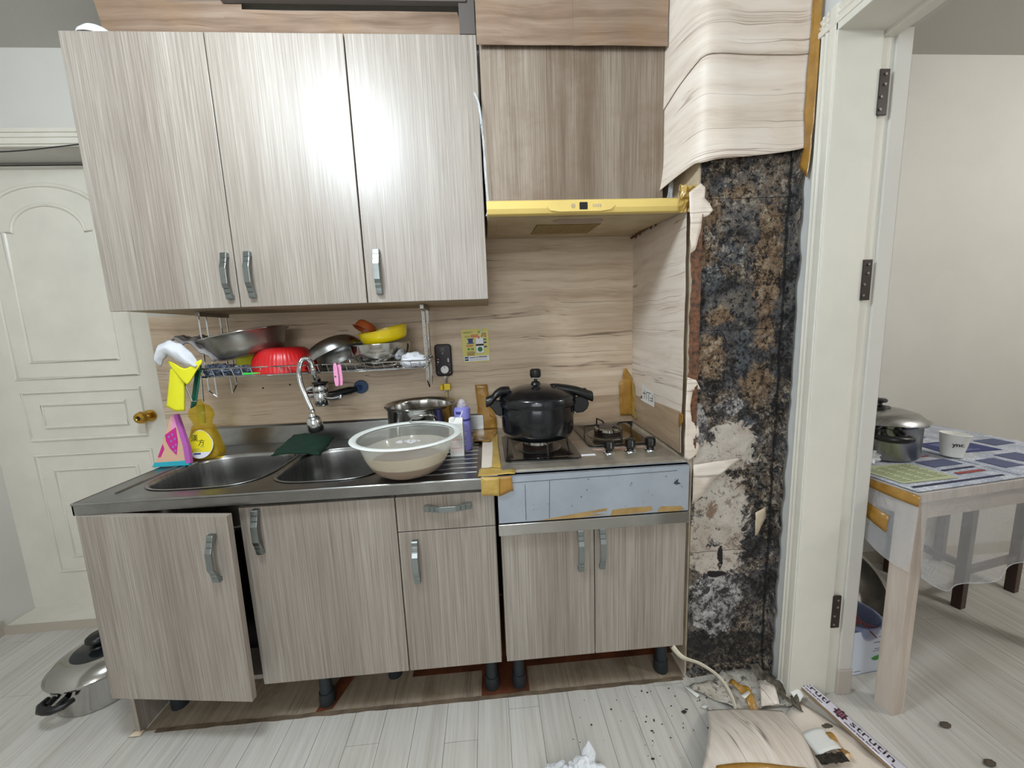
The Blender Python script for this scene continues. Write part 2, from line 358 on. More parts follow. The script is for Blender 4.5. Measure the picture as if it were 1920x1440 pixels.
def text(s_, size, mat, parent, mtx, ext=.0003, name='lettering', align='CENTER', sxy=1.0):
    cu = bpy.data.curves.new('t', 'FONT'); cu.body = s_; cu.size = size; cu.extrude = ext; cu.align_x = align; cu.align_y = 'CENTER'; cu.resolution_u = 2
    to = bpy.data.objects.new('t', cu); COL.objects.link(to)
    bpy.context.view_layer.update()
    me = bpy.data.meshes.new_from_object(to.evaluated_get(bpy.context.evaluated_depsgraph_get()))
    bpy.data.objects.remove(to); me.name = name
    off = Vector(rootof(parent).location) if parent else Vector((0,0,0))
    me.transform(Matrix.Translation(-off) @ mtx @ Matrix.Scale(sxy, 4, (1,0,0)))
    me.materials.clear(); me.materials.append(mat)
    o = bpy.data.objects.new(name, me); COL.objects.link(o); o.parent = parent; return o
def flat(name, poly, mtx, mat, parent, d=.0004):
    return part(name, MB().prism(poly, mtx, d), mat, parent)
def bars(name, rects, mtx, mat, parent, d=.0004):
    mb = MB()
    for (x0, y0, x1, y1) in rects: mb.prism([(x0,y0),(x1,y0),(x1,y1),(x0,y1)], mtx, d)
    return part(name, mb, mat, parent)
def ell(rx, ry, cx=0, cy=0, n=24): return [(cx + rx*math.cos(2*PI*k/n), cy + ry*math.sin(2*PI*k/n)) for k in range(n)]

# ================================================================== the setting
fl = struct(part('floor', MB().box(-2.3, -3.9, -.05, 3.4, .3, -.004), FLOORU))
pk = None
xs = [round(-2.2 + .1*i, 3) for i in range(56)]
planks = []
for i, x in enumerate(xs):
    y = -1.75 - random.random()*.7
    while y < .12:
        y2 = min(y + .9, .12)
        if y2 - y > .03:
            planks.append((x, y, y2))
        y += .9
for (x, y, y2) in planks:
    if y2 < -1.8: continue
    part('plank', MB().box(x+.0006, y+.0006, -.0045, x+.0994, y2-.0006, 0), FLOORM, fl)
struct(part('floor', MB().box(-2.3, -3.9, -.0045, 3.4, -2.46, 0), FLOORM))

wb = struct(part('wall_back', MB().box(-1.365, 0, 0, 3.4, .15, 2.3).box(-2.17, 0, 1.965, -1.365, .15, 2.3), PAPER))
part('wall_sheet', MB().box(-1.36, -.003, .80, .625, 0, 1.335), SHEET, wb)
part('wall_sheet', MB().box(-.0, -.0045, 1.29, .625, 0, 1.70), SHEET, wb)
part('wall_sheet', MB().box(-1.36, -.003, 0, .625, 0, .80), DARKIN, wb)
part('wall_sheet', MB().box(.215, -.0055, .80, .625, -.003, .925), SHEETD, wb, label='brown wood print sheet behind the stove')
struct(part('wall_left', MB().box(-2.32, -3.9, 0, -2.17, .25, 2.3), PAPER))
part('stain', MB().grid(lambda u, v: Vector((-2.1695, -.085 + .02*math.sin(7*v) + (u-.5)*(.012 + .03*abs(noise.noise(Vector((v*6, 3, u))))), .03 + v*.75)), 2, 24), M('yellow damp stain', (196, 176, 130), .8, c2=(150,120,70), vscale=30), bpy.data.objects['wall_left'], solid=.0006)
struct(part('wall_front', MB().box(-2.3, -4.05, 0, 3.4, -3.9, 2.3), PAPER))
struct(part('wall_far_right', MB().box(3.25, -3.9, 0, 3.4, 0, 2.3), PAPER))
struct(part('ceiling', MB().box(-2.3, -3.9, 2.3, 3.4, .3, 2.4), CEILM))
# right wall with the doorway; its near end is the mouldy chimney-like pier
struct(part('wall_right', MB().box(.925, -.60, 0, 1.115, 0, 2.3).box(.925, -1.45, 1.965, 1.115, -.60, 2.3).box(.925, -3.9, 0, 1.115, -1.45, 2.3), PAPERB))
pier = struct(part('wall_pier', MB().box(.627, -.488, 0, .925, 0, 2.3), BARE))
def mfront(u, v):
    x = .630 + u*.293; z = v*1.75
    q = Vector((x*9, z*9, 1.7)); d = noise.fractal(q, .8, 2.1, 7)*.0055
    d += .010*max(0, .12 - z)/.12 + (.012 if False else 0)
    if u == 1 or u == 0: d = 0
    s = noise.noise(Vector((x*40, z*40, 9)))*.0016
    return Vector((x, -.494 - max(-.004, d + s), z))
part('mouldy_plaster', MB().grid(mfront, 74, 400), MOLD, pier, smooth=True)
def mside(u, v):
    y = -.494 - u*.034 + 0; z = v*1.72
    d = noise.fractal(Vector((y*14+3, z*9, 4)), .9, 2.1, 4)*.005
    yy = y + (noise.fractal(Vector((z*14, 5, 2)), .8, 2.1, 4)*.008 if u == 1 else 0)
    return Vector((.919 - abs(d) - .002, yy, z))
part('mouldy_plaster', MB().grid(mside, 10, 160), MOLD, pier, smooth=True)
# rotten corner with rusty edge
part('corner_bead', MB().grid(lambda u, v: Vector((.606 + u*.028 + (1-u)*.007*noise.fractal(Vector((v*9, 4, 1)), .8, 2.1, 4), -.494 - u*.009 - .003*abs(noise.fractal(Vector((u*3, v*40, 3)), .8, 2.1, 4)), .80 + v*.74)), 6, 160), RUST, pier, smooth=True)
for (z0, z1) in ((0.0, .30), (.30, .62)):
    pass
# sheets on the pier's side (the return beside the stove)
def ret(z0f, z1f, x, y0, y1, seed, bulge=0):
    def f(u, v):
        y = y0 + (y1-y0)*u; z = z0f(u) + (z1f(u)-z0f(u))*v
        e = noise.noise(Vector((z*16, seed, 0)))*.006 if u == 1 else 0
        return Vector((x - .004 - bulge*u*u, y + e, z))
    return f
for (hx_, hz_) in ((-.955, 1.028), (-.845, 1.037), (-.375, 1.085), (-.80, 1.17)): part('hole', MB().prism(ell(.0045,.0035,hx_,hz_,9), wallm(0,-.003,0), .0005), BLACK, wb)
rs = part('wall_sheet', MB().grid(ret(lambda u: .80+.0*u, lambda u: 1.62, .627, -.004, -.455, 3.3, .012), 10, 60), SHEETL, pier, solid=.001, label='pale wood print sheet beside the stove')
part('wall_sheet', MB().grid(ret(lambda u: .80, lambda u: .925 + .015*u, .6245, -.004, -.45, 5.3, .013), 10, 24), SHEETD, pier, solid=.001, label='brown wood print sheet low beside the stove')
# sheet wrapped over the upper pier: plan path with a soft ridge, bottom edge curling free
plan = smooth_path([(.590, -.25, 0), (.580, -.30, 0), (.588, -.37, 0), (.600, -.43, 0), (.622, -.497, 0), (.66, -.512, 0), (.75, -.507, 0), (.85, -.507, 0), (.915, -.512, 0), (.945, -.535, 0)], 5)
def wrap(zt, zb, off, curl):
    n = len(plan) - 1
    def f(u, v):
        p = plan[min(n, int(round(u*n)))]; zbv = zb(u); z = zt(u) + (zbv-zt(u))*v
        k = curl*max(0, (v-.55)/.45)**2
        d = Vector((-.4, -.9, 0)) if u > .45 else Vector((-1, -.1, 0))
        w_ = .003*noise.noise(Vector((u*4, z*3, off*90)))
        return Vector((p.x, p.y, z)) + d*(off + k + w_)
    return f, n
f1, n1_ = wrap(lambda u: 2.3, lambda u: 1.955 - .10*max(0, (.45-u)/.45), .004, .002)
part('wall_sheet', MB().grid(f1, n1_, 20), SHEETL, pier, smooth=True, solid=.001)
f2, _ = wrap(lambda u: 1.965 - .10*max(0, (.45-u)/.45), lambda u: (1.676 + .04*max(0, (u-.5)*2)) if u > .45 else 1.64 + .04*(u/.45), .001, .012)
part('wall_sheet', MB().grid(f2, n1_, 24), SHEETL, pier, smooth=True, solid=.001, label='pale wood print sheet torn off over the mould')
# torn scraps left on the pier
def scrap(name, poly, mtx, mat, parent, amp=.004, seed=1, label=None, solid=.0008, origin=None, n=3):
    # filled polygon, subdivided and crumpled
    bm = bmesh.new(); vs = [bm.verts.new((x, y, 0)) for x, y in poly]; bm.faces.new(vs)
    bmesh.ops.triangulate(bm, faces=bm.faces[:])
    bmesh.ops.subdivide_edges(bm, edges=bm.edges[:], cuts=n, use_grid_fill=True)
    mb = MB(); idx = {}
    for i, v in enumerate(bm.verts):
        idx[v] = i; k = noise.noise(Vector((v.co.x*30+seed, v.co.y*30, seed)))
        mb.v.append(mtx @ Vector((v.co.x, v.co.y, amp*(k+.55))))
    mb.f = [[idx[v] for v in f.verts] for f in bm.faces]; bm.free()
    return part(name, mb, mat, parent, solid=solid, label=label, origin=origin, auto=50)
Wf = wallm(0, -.500, 0)
scrap('paper_scrap', [(.628,.775),(.74,.785),(.79,.787),(.755,.765),(.70,.72),(.665,.67),(.628,.64)], Wf, SHEETL, pier, label='pale wood print scrap left on the pier')
scrap('paper_scrap', [(.59,1.60),(.625,1.625),(.640,1.615),(.637,1.585),(.655,1.57),(.665,1.55),(.650,1.535),(.632,1.53),(.628,1.49),(.612,1.44),(.600,1.43),(.596,1.52)], wallm(0, -.500, 0), SHEETL, pier, .005, 4)
scrap('paper_scrap', [(.600,1.06),(.628,1.05),(.645,1.02),(.620,1.015),(.612,.97),(.618,.92),(.640,.90),(.646,.87),(.625,.86),(.648,.84),(.640,.81),(.612,.79),(.598,.80),(.598,.92)], wallm(0, -.500, 0), SHEETL, pier, .004, 7)
scrap('paper_scrap', [(.84,.60),(.872,.62),(.878,.58),(.86,.55),(.852,.52),(.842,.52)], wallm(0, -.508, 0), BARE, pier, .006, 2)
# doorway casing, jamb, hinges
cas = struct(part('trim_1', MB().prism([(-.556,0),(-.556,-.008),(-.564,-.016),(-.570,-.010),(-.577,-.017),(-.584,-.011),(-.590,-.018),(-.607,-.018),(-.613,-.010),(-.613,0)], Matrix(((0,1,0,.925),(1,0,0,0),(0,0,1,0),(0,0,0,1))), 2.010)
    .prism([(1.962,0),(1.962,-.019),(1.976,-.019),(1.980,-.012),(1.986,-.018),(1.992,-.011),(2.000,-.017),(2.011,-.009),(2.011,0)], Matrix(((0,1,0,.925),(0,0,-1,-.556),(1,0,0,0),(0,0,0,1))), .95), PAINT, bevel=.0015))
jam = struct(part('door_frame_2', MB().box(.909, -.6135, 0, 1.035, -.598, 1.965).box(1.035, -.606, 0, 1.075, -.598, 1.965)
    .box(.909, -1.45, 1.945, 1.075, -.60, 1.9645).box(1.040, -1.45, 1.935, 1.075, -.60, 1.947), PAINTJ, bevel=.002))
struct(part('trim_2', MB().box(1.075, -.612, .09, 1.120, -.598, 2.3).box(1.115, -.612, .09, 1.120, 0, 2.3).box(1.075, -1.45, 1.955, 1.12, -.6, 2.3), PAPER, bevel=.004))
struct(part('baseboard_right', MB().box(1.073, -.615, 0, 1.123, -.598, .09).box(1.115, -.6, 0, 1.123, 0, .09), M('grey vinyl skirting', (186, 176, 168), .6), bevel=.003))
struct(part('baseboard_left', MB().box(-2.17, -3.9, 0, -2.164, 0, .065), M('taupe vinyl skirting', (176, 166, 154), .6)))
struct(part('baseboard_back', MB().box(-2.17, -.006, 0, -1.36, 0, .04).box(1.12, -.006, 0, 3.25, 0, .06), M('taupe vinyl skirting b', (180, 170, 156), .6)))
for hz in (1.80, 1.325, .305):
    hh = part('hinge', MB().box(1.031, -.6165, hz-.055, 1.058, -.612, hz+.055), IRON, jam, bevel=.001)
    mbs = MB()
    for dz in (-.042, -.012, .018, .042): mbs.cyl((1.038 + (.008 if dz > 0 else 0), -.6165, hz+dz), (1.038 + (.008 if dz > 0 else 0), -.6185, hz+dz), .0035, 10)
    part('screw', mbs, STEELD, hh)
# dark grey strip and corner piece at the ceiling over the left cabinets
struct(part('trim_3', MB().box(-.80, -.232, 2.290, -.03, -.212, 2.3).box(-.055, -.225, 2.20, -.004, -.212, 2.3), M('dark grey board', (104, 97, 92), .8)))

# left door
d1 = struct(part('door_1', MB().box(-2.17, .115, .035, -1.40, .15, 1.957), PAINT))
part('door_stile', MB().box(-1.40, .10, .035, -1.365, .15, 1.957), PAINT, d1)
struct(part('door_sill', MB().box(-2.17, 0, 0, -1.365, .15, .035), PAINT, bevel=.003))
struct(part('trim_4', MB().box(-2.17, -.012, 1.965, -1.36, 0, 2.03).box(-2.17, -.018, 1.972, -1.36, 0, 1.980).box(-2.17, -.017, 1.995, -1.36, 0, 2.000).box(-2.17, -.018, 2.012, -1.36, 0, 2.018), PAINT, bevel=.002))
def mould(path, r1=.006, closed=True):
    mb = MB(); pts = [Vector((x, .115, z)) for x, z in path]; mb.tube(pts, r1, 8, closed); return mb
def rect(x0, z0, x1, z1): return [(x0,z0),(x1,z0),(x1,z1),(x0,z1)]
DXc = -1.78
def archy(hw, z0, z1, sp):
    # bottom rectangle with shouldered arch top
    p = [(DXc-hw, z0), (DXc+hw, z0), (DXc+hw, z1)]
    aw = hw - .035
    p += [(DXc + aw, z1)]
    for k in range(1, 16):
        a = PI*k/16; p.append((DXc + aw*math.cos(a), z1 + sp*math.sin(a)))
    p += [(DXc - aw, z1), (DXc-hw, z1)]
    return p
for (nm, pth) in (('panel_moulding', archy(.245, 1.10, 1.765, .115)), ('panel_moulding', archy(.175, 1.17, 1.70, .105)),
                  ('panel_moulding', rect(-2.02, .83, -1.54, 1.04)), ('panel_moulding', rect(-1.95, .885, -1.61, .985)),
                  ('panel_moulding', rect(-2.02, .21, -1.54, .76)), ('panel_moulding', rect(-1.95, .28, -1.61, .69))):
    part(nm, mould(pth, .0085), PAINT, d1, smooth=True)
kn = part('door_knob', MB().lathe([(0,0),(.026,0),(.026,.006),(.012,.010),(.010,.022),(.022,.032),(.027,.045),(.022,.058),(.010,.062),(.006,.058),(0,.058)], (-1.515, .113, .915), 28, Matrix.Rotation(PI/2, 4, 'X')), BRASS, d1, smooth=True, label='brass knob')
part('keyhole', MB().cyl((-1.515, .0545, .915), (-1.515, .052, .915), .006, 12), BLACK, kn)
tag(part('cable', MB().tube(smooth_path([(-2.16,-.022,1.955),(-1.95,-.022,1.944),(-1.72,-.022,1.944),(-1.52,-.022,1.962),(-1.30,-.022,1.985),(-1.19,-.022,2.0)]), .0022, 6), BLACK), 'thin black cable drooping across the top of the left door', 'cable')
tag(part('cable', MB().tube([(-2.16,.09,1.943),(-1.42,.09,1.943)], .0025, 6), DARKIN), 'straight dark cable just above the left door leaf', 'cable')

# ================================================================== cabinets
def handle(mtx, parent):
    prof = [(0,0),(0,.013),(.004,.015),(.0155,.017),(.016,.0155),(.0175,.0155),(.018,.018),(.030,.021),(.0305,.0195),(.032,.0195),(.0325,.022),(.046,.027),(.094,.027),(.1075,.022),(.108,.0195),(.1095,.0195),(.110,.021),(.122,.018),(.1225,.0155),(.124,.0155),(.1245,.017),(.136,.015),(.140,.013),(.140,0),(.127,0),(.125,.008),(.112,.013),(.093,.021),(.047,.021),(.028,.013),(.015,.008),(.013,0)]
    mb = MB(); mb.prism([(a-.07, b_) for a, b_ in prof], mtx, .018)
    return part('handle', mb, HANDLE, parent, bevel=.0012, label='brushed nickel handle')
def HV(x, y, z):  # vertical handle on a face at y, centre (x,z)
    return Matrix(((0,0,1,x-.009),(0,-1,0,y),(1,0,0,z),(0,0,0,1)))
def HH(x, y, z):
    return Matrix(((1,0,0,x),(0,-1,0,y),(0,0,1,z-.009),(0,0,0,1)))
def carcass(x0, y0, z0, x1, y1, z1, parent, mat=CAB, t=.015):
    mb = MB(); mb.box(x0,y0,z0,x0+t,y1,z1).box(x1-t,y0,z0,x1,y1,z1).box(x0+t,y0,z0,x1-t,y1,z0+t).box(x0+t,y0,z1-t,x1-t,y1,z1).box(x0+t,y1-.006,z0+t,x1-t,y1,z1-t)
    return part('carcass', mb, mat, parent)
def door(x0, x1, z0, z1, y, parent, mat=CAB, name='door'):
    return part(name, MB().box(x0+.0015, y, z0, x1-.0015, y+.018, z1), mat, parent, bevel=.0012)
YU = -.362
t = thing('wall_cabinet', 'double door grey wood wall cabinet at the left above the sink', 'cabinet', (-.78, -.18, 1.33), 'wall cabinets')
carcass(-1.168, YU+.019, 1.333, -.3915, -.004, 2.10, t, CHIPW)
d = door(-1.169, -.780, 1.330, 2.102, YU, t); handle(HV(-.803, YU, 1.424), d)
d = door(-.780, -.390, 1.330, 2.102, YU, t); handle(HV(-.735, YU, 1.426), d)
t = thing('wall_cabinet', 'single door grey wood wall cabinet between double cabinet and range hood', 'cabinet', (-.195, -.18, 1.33), 'wall cabinets')
carcass(-.388, YU+.019, 1.333, -.004, -.004, 2.10, t, CHIPW)
d = door(-.389, -.002, 1.330, 2.102, YU, t); handle(HV(-.347, YU, 1.424), d)
t = thing('hood_cabinet', 'stained grey wood boxed cabinet panel above the yellow range hood', 'cabinet', (.29, -.18, 1.62))
carcass(.004, -.338, 1.609, .582, -.004, 2.10, t, CHIPW)
pn = part('front_panel', MB().box(.005, -.355, 1.608, .582, -.339, 2.11), HOODP, t, bevel=.001)
for x in (.245, .355): part('screw', MB().cyl((x, -.3545, 1.625), (x, -.3575, 1.625), .003, 8), STEELD, pn)
# sheets closing the gap above the cabinets
def hang(x0, x1, y0, z0, z1, seed, tl=0, lean=0, trr=0):
    def f(u, v):
        x = x0 + (x1-x0)*u + tl*v*(1-u) - trr*v*u
        return Vector((x, y0 + lean*v + .003*noise.noise(Vector((x*6, v*3, seed))), z0 + (z1-z0)*v))
    return MB().grid(f, 12, 6)
for i, (a, b_, tl, tr2, lab) in enumerate(((-1.16, -.765, -.03, -.02, 'brown wood print sheet over the left of the double wall cabinet'), (-.785, -.355, -.02, -.01, 'tan wood print sheet over the middle of the wall cabinets'), (-.372, -.006, -.01, .055, 'cut corner wood print sheet over the single wall cabinet'))):
    tag(part('cover_sheet', hang(a, b_, -.205 - .002*i, 2.104, 2.275 if i else 2.30, i, tl, 0, tr2), SHEETT, solid=.0015, origin=((a+b_)/2, -.2, 2.104)), lab, 'panel', 'sheets above the cabinets')
tag(part('cover_sheet', hang(-.002, .292, -.372, 2.068, 2.299, 8), SHEETT, solid=.0015, origin=(.14, -.372, 2.068)), 'tan wood print sheet above the range hood, left half', 'panel', 'sheets above the cabinets')
tag(part('cover_sheet', hang(.288, .580, -.376, 2.066, 2.299, 9), SHEETT, solid=.0015, origin=(.43, -.372, 2.066)), 'tan wood print sheet above the range hood, right half', 'panel', 'sheets above the cabinets')
tag(part('bowl', MB().lathe([(0,0),(.03,0),(.046,.018),(.050,.030),(.047,.030),(.043,.018),(.028,.003),(0,.003)], (-1.10, -.315, 2.1335), 32, Matrix.Rotation(PI, 4, 'X')), WHITE, smooth=True, origin=(-1.10,-.315,2.1025)), 'white bowl lying upside down on top of the wall cabinet', 'bowl')

# base units
YB = -.53
sk = thing('sink_cabinet', 'grey wood sink base cabinet with its left door hanging open', 'cabinet', (-.75, -.26, 0), 'base cabinets')
mb = MB().box(-1.186,-.51,0.0,-1.171,-.02,.758).box(-.330,YB+.02,.157,-.3155,-.02,.758).box(-1.171,YB+.02,.157,-.330,-.02,.172).box(-1.171,-.026,.172,-.330,-.02,.758)
part('carcass', mb, CAB, sk)
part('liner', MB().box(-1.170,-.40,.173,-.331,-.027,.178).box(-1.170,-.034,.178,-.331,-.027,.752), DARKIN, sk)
th = R(6.5)
OM = Matrix.Translation((-1.187, -.535, 0)) @ Matrix.Rotation(-th, 4, 'Z') @ Matrix.Rotation(R(.8), 4, 'Y')
od = part('door', MB().box(0, -.018, .178, .437, 0, .760, OM), CAB, sk, bevel=.0012)
handle(OM @ HV(.392, -.018, .640), od)
for z in (.24, .70): part('hinge', MB().cbox(.02, .008, z, .03, .014, .04, OM).cyl(OM @ Vector((.03, .006, z)), OM @ Vector((.06, .03, z)), .006, 8), STEELD, od)
d = door(-.764, -.3125, .155, .742, YB, sk); handle(HV(-.711, YB, .668), d)
def leg(x, y, parent, h=.157):
    return part('leg', MB().lathe([(0,0),(.024,0),(.025,.004),(.0235,.045),(.020,.046),(.0185,.12),(.026,h),(0,h)], (x, y, 0), 24), BLACKL, parent, smooth=True)
for (x, y) in ((-1.12, -.42), (-.612, -.462), (-.405, -.38)): leg(x, y, sk)
dw = thing('drawer_cabinet', 'narrow grey wood base cabinet with one drawer over a door', 'cabinet', (-.165, -.26, 0), 'base cabinets')
carcass(-.3125, YB+.02, .157, -.014, -.02, .757, dw)
d = door(-.3125, -.014, .632, .742, YB, dw, name='drawer'); handle(HH(-.155, YB, .706), d)
d = door(-.3125, -.014, .155, .629, YB, dw); handle(HV(-.262, YB, .535), d)
for (x, y) in ((-.052, -.462), (-.052, -.10)): leg(x, y, dw)
gc = thing('stove_cabinet', 'grey wood double door base cabinet under the gas stove', 'cabinet', (.3, -.26, 0), 'base cabinets')
carcass(0, YB+.02, .157, .594, -.02, .62, gc)
d = door(0, .2945, .155, .601, YB, gc); handle(HV(.248, YB, .532), d)
d = door(.2945, .5955, .155, .601, YB, gc); handle(HV(.317, YB, .534), d)
for (x, y) in ((.042, -.462), (.552, -.462), (.042, -.10), (.552, -.10)): leg(x, y, gc)
ap = thing('stove_stand', 'scratched blue grey metal stand that carries the gas hob', 'stand', (.3, -.27, .62))
part('apron', MB().box(-.004, -.548, .645, .590, -.530, .797).box(-.004, -.548, .792, .590, -.02, .797), PANEL, ap, bevel=.002, label='blue grey painted front panel')
part('trim_strip', MB().box(-.006, -.552, .606, .592, -.528, .643), STEELP, ap, bevel=.002, label='polished steel edge strip')
part('side_panel', MB().box(-.004, -.53, .622, .006, -.03, .792), STEELD, ap); part('side_panel', MB().box(.580, -.53, .622, .590, -.03, .792), STEELD, ap)
Wa = wallm(0, -.5485, 0)
for k, (poly) in enumerate(([(.115,.647),(.24,.662),(.33,.672),(.33,.664),(.27,.657),(.33,.653),(.24,.647)], [(.34,.646),(.347,.665),(.40,.668),(.47,.668),(.475,.655),(.45,.65),(.40,.648)], [(.49,.648),(.50,.665),(.565,.662),(.577,.652),(.56,.646)])):
    part('tape_residue', MB().prism(poly, Wa, .0004), TAPER, ap, label='brown tape residue')
sm = MB()
for k in range(34):
    x = random.uniform(.02, .57); z = random.uniform(.67, .785); s = random.uniform(.0008, .0024)
    sm.prism([(x,z),(x+s,z+s*.3),(x+s*.8,z+s*2.4),(x,z+s*1.4)], Wa, .0004)
sm.prism([(.078,.652),(.0795,.652),(.0800,.765),(.0788,.765)], Wa, .0004).prism([(.150,.652),(.1512,.652),(.1545,.772),(.1532,.772)], Wa, .0004).prism([(.012,.772),(.55,.778),(.55,.7792),(.012,.7732)], Wa, .0004)
sm.prism([(.545,.745),(.555,.752),(.553,.742),(.563,.736),(.548,.733),(.540,.738)], Wa, .0005)
o = part('scratches', sm, M('dark scuffs', (60, 62, 66), .7), ap); o['kind'] = 'stuff'
# exposed floor and film under the units
struct(part('floor_patch', MB().box(-1.165, -.503, 0, .62, -.02, .0008), FLOORG))  # grimy vinyl, with the shade under the cabinets put into its colour
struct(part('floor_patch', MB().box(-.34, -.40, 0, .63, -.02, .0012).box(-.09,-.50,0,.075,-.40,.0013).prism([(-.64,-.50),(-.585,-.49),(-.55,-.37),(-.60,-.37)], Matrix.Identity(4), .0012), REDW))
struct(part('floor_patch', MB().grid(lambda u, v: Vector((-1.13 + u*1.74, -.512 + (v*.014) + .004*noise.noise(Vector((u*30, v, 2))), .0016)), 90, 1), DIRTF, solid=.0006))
# inside the open cabinet
tag(part('rubber_glove', MB().ball((-.735, -.34, .33), .05, 1, .8, .7).ball((-.70, -.40, .35), .028), M('magenta rubber', (200, 30, 110), .5), smooth=True, origin=(-.735,-.34,.30)), 'magenta rubber bundle seen in the gap of the open cabinet', 'glove')
tag(part('plastic_bag', MB().ball((-.73, -.37, .235), .055, 1.1, .9, .9), TRASHG, smooth=True, origin=(-.73,-.37,.18)), 'lime green bag at the bottom of the open sink cabinet', 'bag')

# ================================================================== worktop with two basins
wt = thing('sink_worktop', 'stainless steel double bowl sink top with drainboard and upstand', 'sink', (-.62, -.28, .76))
X0, X1, Y0, Y1, ZT = -1.187, -.045, -.552, -.012, .795
def sup(cx, cy, a, b_, n=3.2, k=48):
    out = []
    for i in range(k):
        t_ = 2*PI*i/k; c_, s_ = math.cos(t_), math.sin(t_)
        out.append((cx + a*abs(c_)**(2/n)*(1 if c_ > 0 else -1), cy + b_*abs(s_)**(2/n)*(1 if s_ > 0 else -1)))
    return out
BAS = [(-.915, -.325, .180, .165), (-.540, -.325, .172, .168)]
bm = bmesh.new()
def loop(pts, z):
    vs = [bm.verts.new((x, y, z)) for x, y in pts]; return vs, [bm.edges.new((vs[i], vs[(i+1) % len(vs)])) for i in range(len(vs))]
_, e0 = loop([(X0,Y0),(X1,Y0),(X1,Y1),(X0,Y1)], ZT)
ee = list(e0)
for bs in BAS: ee += loop(sup(*bs), ZT)[1]
bmesh.ops.triangle_fill(bm, use_beauty=True, edges=ee)
bm.verts.index_update(); mb = MB(); mb.v = [v.co.copy() for v in bm.verts]; mb.f = [[v.index for v in f.verts] for f in bm.faces]; bm.free()
part('deck', mb, SINKM, wt)
mb = MB().box(X0, Y0, .760, X1, Y0+.006, ZT).box(X0, Y0, .760, X0+.006, Y1, ZT).box(X1-.004, Y0, .765, X1, Y1, ZT)
mb.tube([(X0, Y0+.001, ZT-.003), (X1, Y0+.001, ZT-.003)], .004, 10).tube([(X0+.001, Y0, ZT-.003), (X0+.001, Y1, ZT-.003)], .004, 10)
part('edge', mb, STEEL, wt, bevel=.001)
part('upstand', MB().prism([(Y1-.012,ZT),(Y1-.006,ZT+.07),(Y1+.002,ZT+.078),(Y1+.008,ZT+.078),(Y1+.008,ZT),], Matrix(((0,0,1,X0),(1,0,0,0),(0,1,0,0),(0,0,0,1))), X1-X0), STEEL, wt, bevel=.001, label='steel upstand along the wall')
for q, (cx, cy, a, b_) in enumerate(BAS):
    mb = MB(); rings = [(1.05, 0.0022), (1.02, .0030), (1.0, .0005), (.985, -.012), (.97, -.08), (.94, -.135), (.86, -.158), (.5, -.163), (.14, -.165)]
    k = 48; vs = []
    for (s_, dz) in rings: vs += [(x, y, ZT+dz) for x, y in sup(cx, cy, a*s_, b_*s_, 3.2 if s_ > .6 else 2.0)]
    fs = [[i*k+j, i*k+(j+1)%k, (i+1)*k+(j+1)%k, (i+1)*k+j] for i in range(len(rings)-1) for j in range(k)]
    mb.add(vs, fs)
    bo = part('basin', mb, STEEL, wt, smooth=True, solid=.001, auto=60)
    part('drain', MB().lathe([(0,-.004),(.016,-.003),(.018,.002),(.040,.003),(.052,.001),(.052,-.003)], (cx, cy, ZT-.162), 28), CHROME, bo, smooth=True)
mb = MB()
for k in range(11):
    y = -.50 + .042*k; mb.tube([(-.335 + (.05 if k < 5 else 0), y, ZT+.0006), (-.065, y, ZT+.0006)], .0022, 6)
part('drain_rib', mb, STEEL, wt, smooth=True)
part('front_groove', MB().tube([(-1.125,-.49,ZT+.0002),(-1.125,-.10,ZT+.0002)], .004, 8), STEELD, wt, smooth=True)
# wood filler strip taped between worktop and stove
fs_ = thing('filler_board', 'pale wood print filler strip taped between sink top and stove', 'board', (-.02, -.27, .797))
part('board', MB().box(-.050, -.545, .796, -.002, -.03, .802), SHEETL, fs_)
def tape(poly, mtx, lab, mat=TAPEY, amp=.004, seed=1):
    o = scrap('packing_tape', poly, mtx, mat, None, amp, seed, solid=.0006, n=4, origin=tuple(mtx @ Vector((poly[0][0], poly[0][1], 0))))
    return tag(o, lab, 'tape', 'pieces of packing tape')
T0 = Matrix.Translation((0,0,.8025))
tape([(-.018,-.50),(.012,-.50),(.010,-.30),(.014,-.03),(-.012,-.03),(-.012,-.30)], T0, 'yellow packing tape along the left edge of the gas hob', amp=.0025, seed=2)
tape([(-.06,-.555),(.05,-.555),(.055,-.52),(-.02,-.49),(-.055,-.50)], T0, 'crumpled yellow packing tape on the front corner of the hob', amp=.003, seed=3)
tape([(-.052,.742),(.0,.738),(.004,.797),(-.052,.800)], wallm(0,-.5545,0), 'yellow packing tape folded over the steel sink edge', amp=.002, seed=4)
tape([(.0,.735),(.042,.752),(.040,.797),(.0,.797)], wallm(0,-.5535,0), 'brown packing tape on the stove stand corner', TAPE, amp=.002, seed=5)
tape([(-.085,-.20),(-.02,-.22),(.01,-.10),(.01,-.03),(-.09,-.035)], T0, 'wrinkled brown packing tape behind the lavender bottle', TAPE, .006, 6)
tape([(-.075,.80),(.012,.80),(.010,.85),(-.018,.86),(-.018,.93),(-.022,1.0),(-.075,1.0),(-.068,.90)], wallm(0,-.012,0), 'brown packing tape patch on the wall left of the pressure cooker', TAPE, .005, 7)
tape([(.565,.83),(.60,.83),(.622,.83),(.622,.99),(.606,1.02),(.60,1.02),(.595,1.04),(.580,1.04),(.575,.99),(.560,.98),(.562,.90)], wallm(0,-.007,0), 'ragged brown packing tape up the wall corner by the stove', TAPE, .007, 8)
SW = Matrix(((0,0,-1,.6205),(-1,0,0,0),(0,1,0,0),(0,0,0,1)))
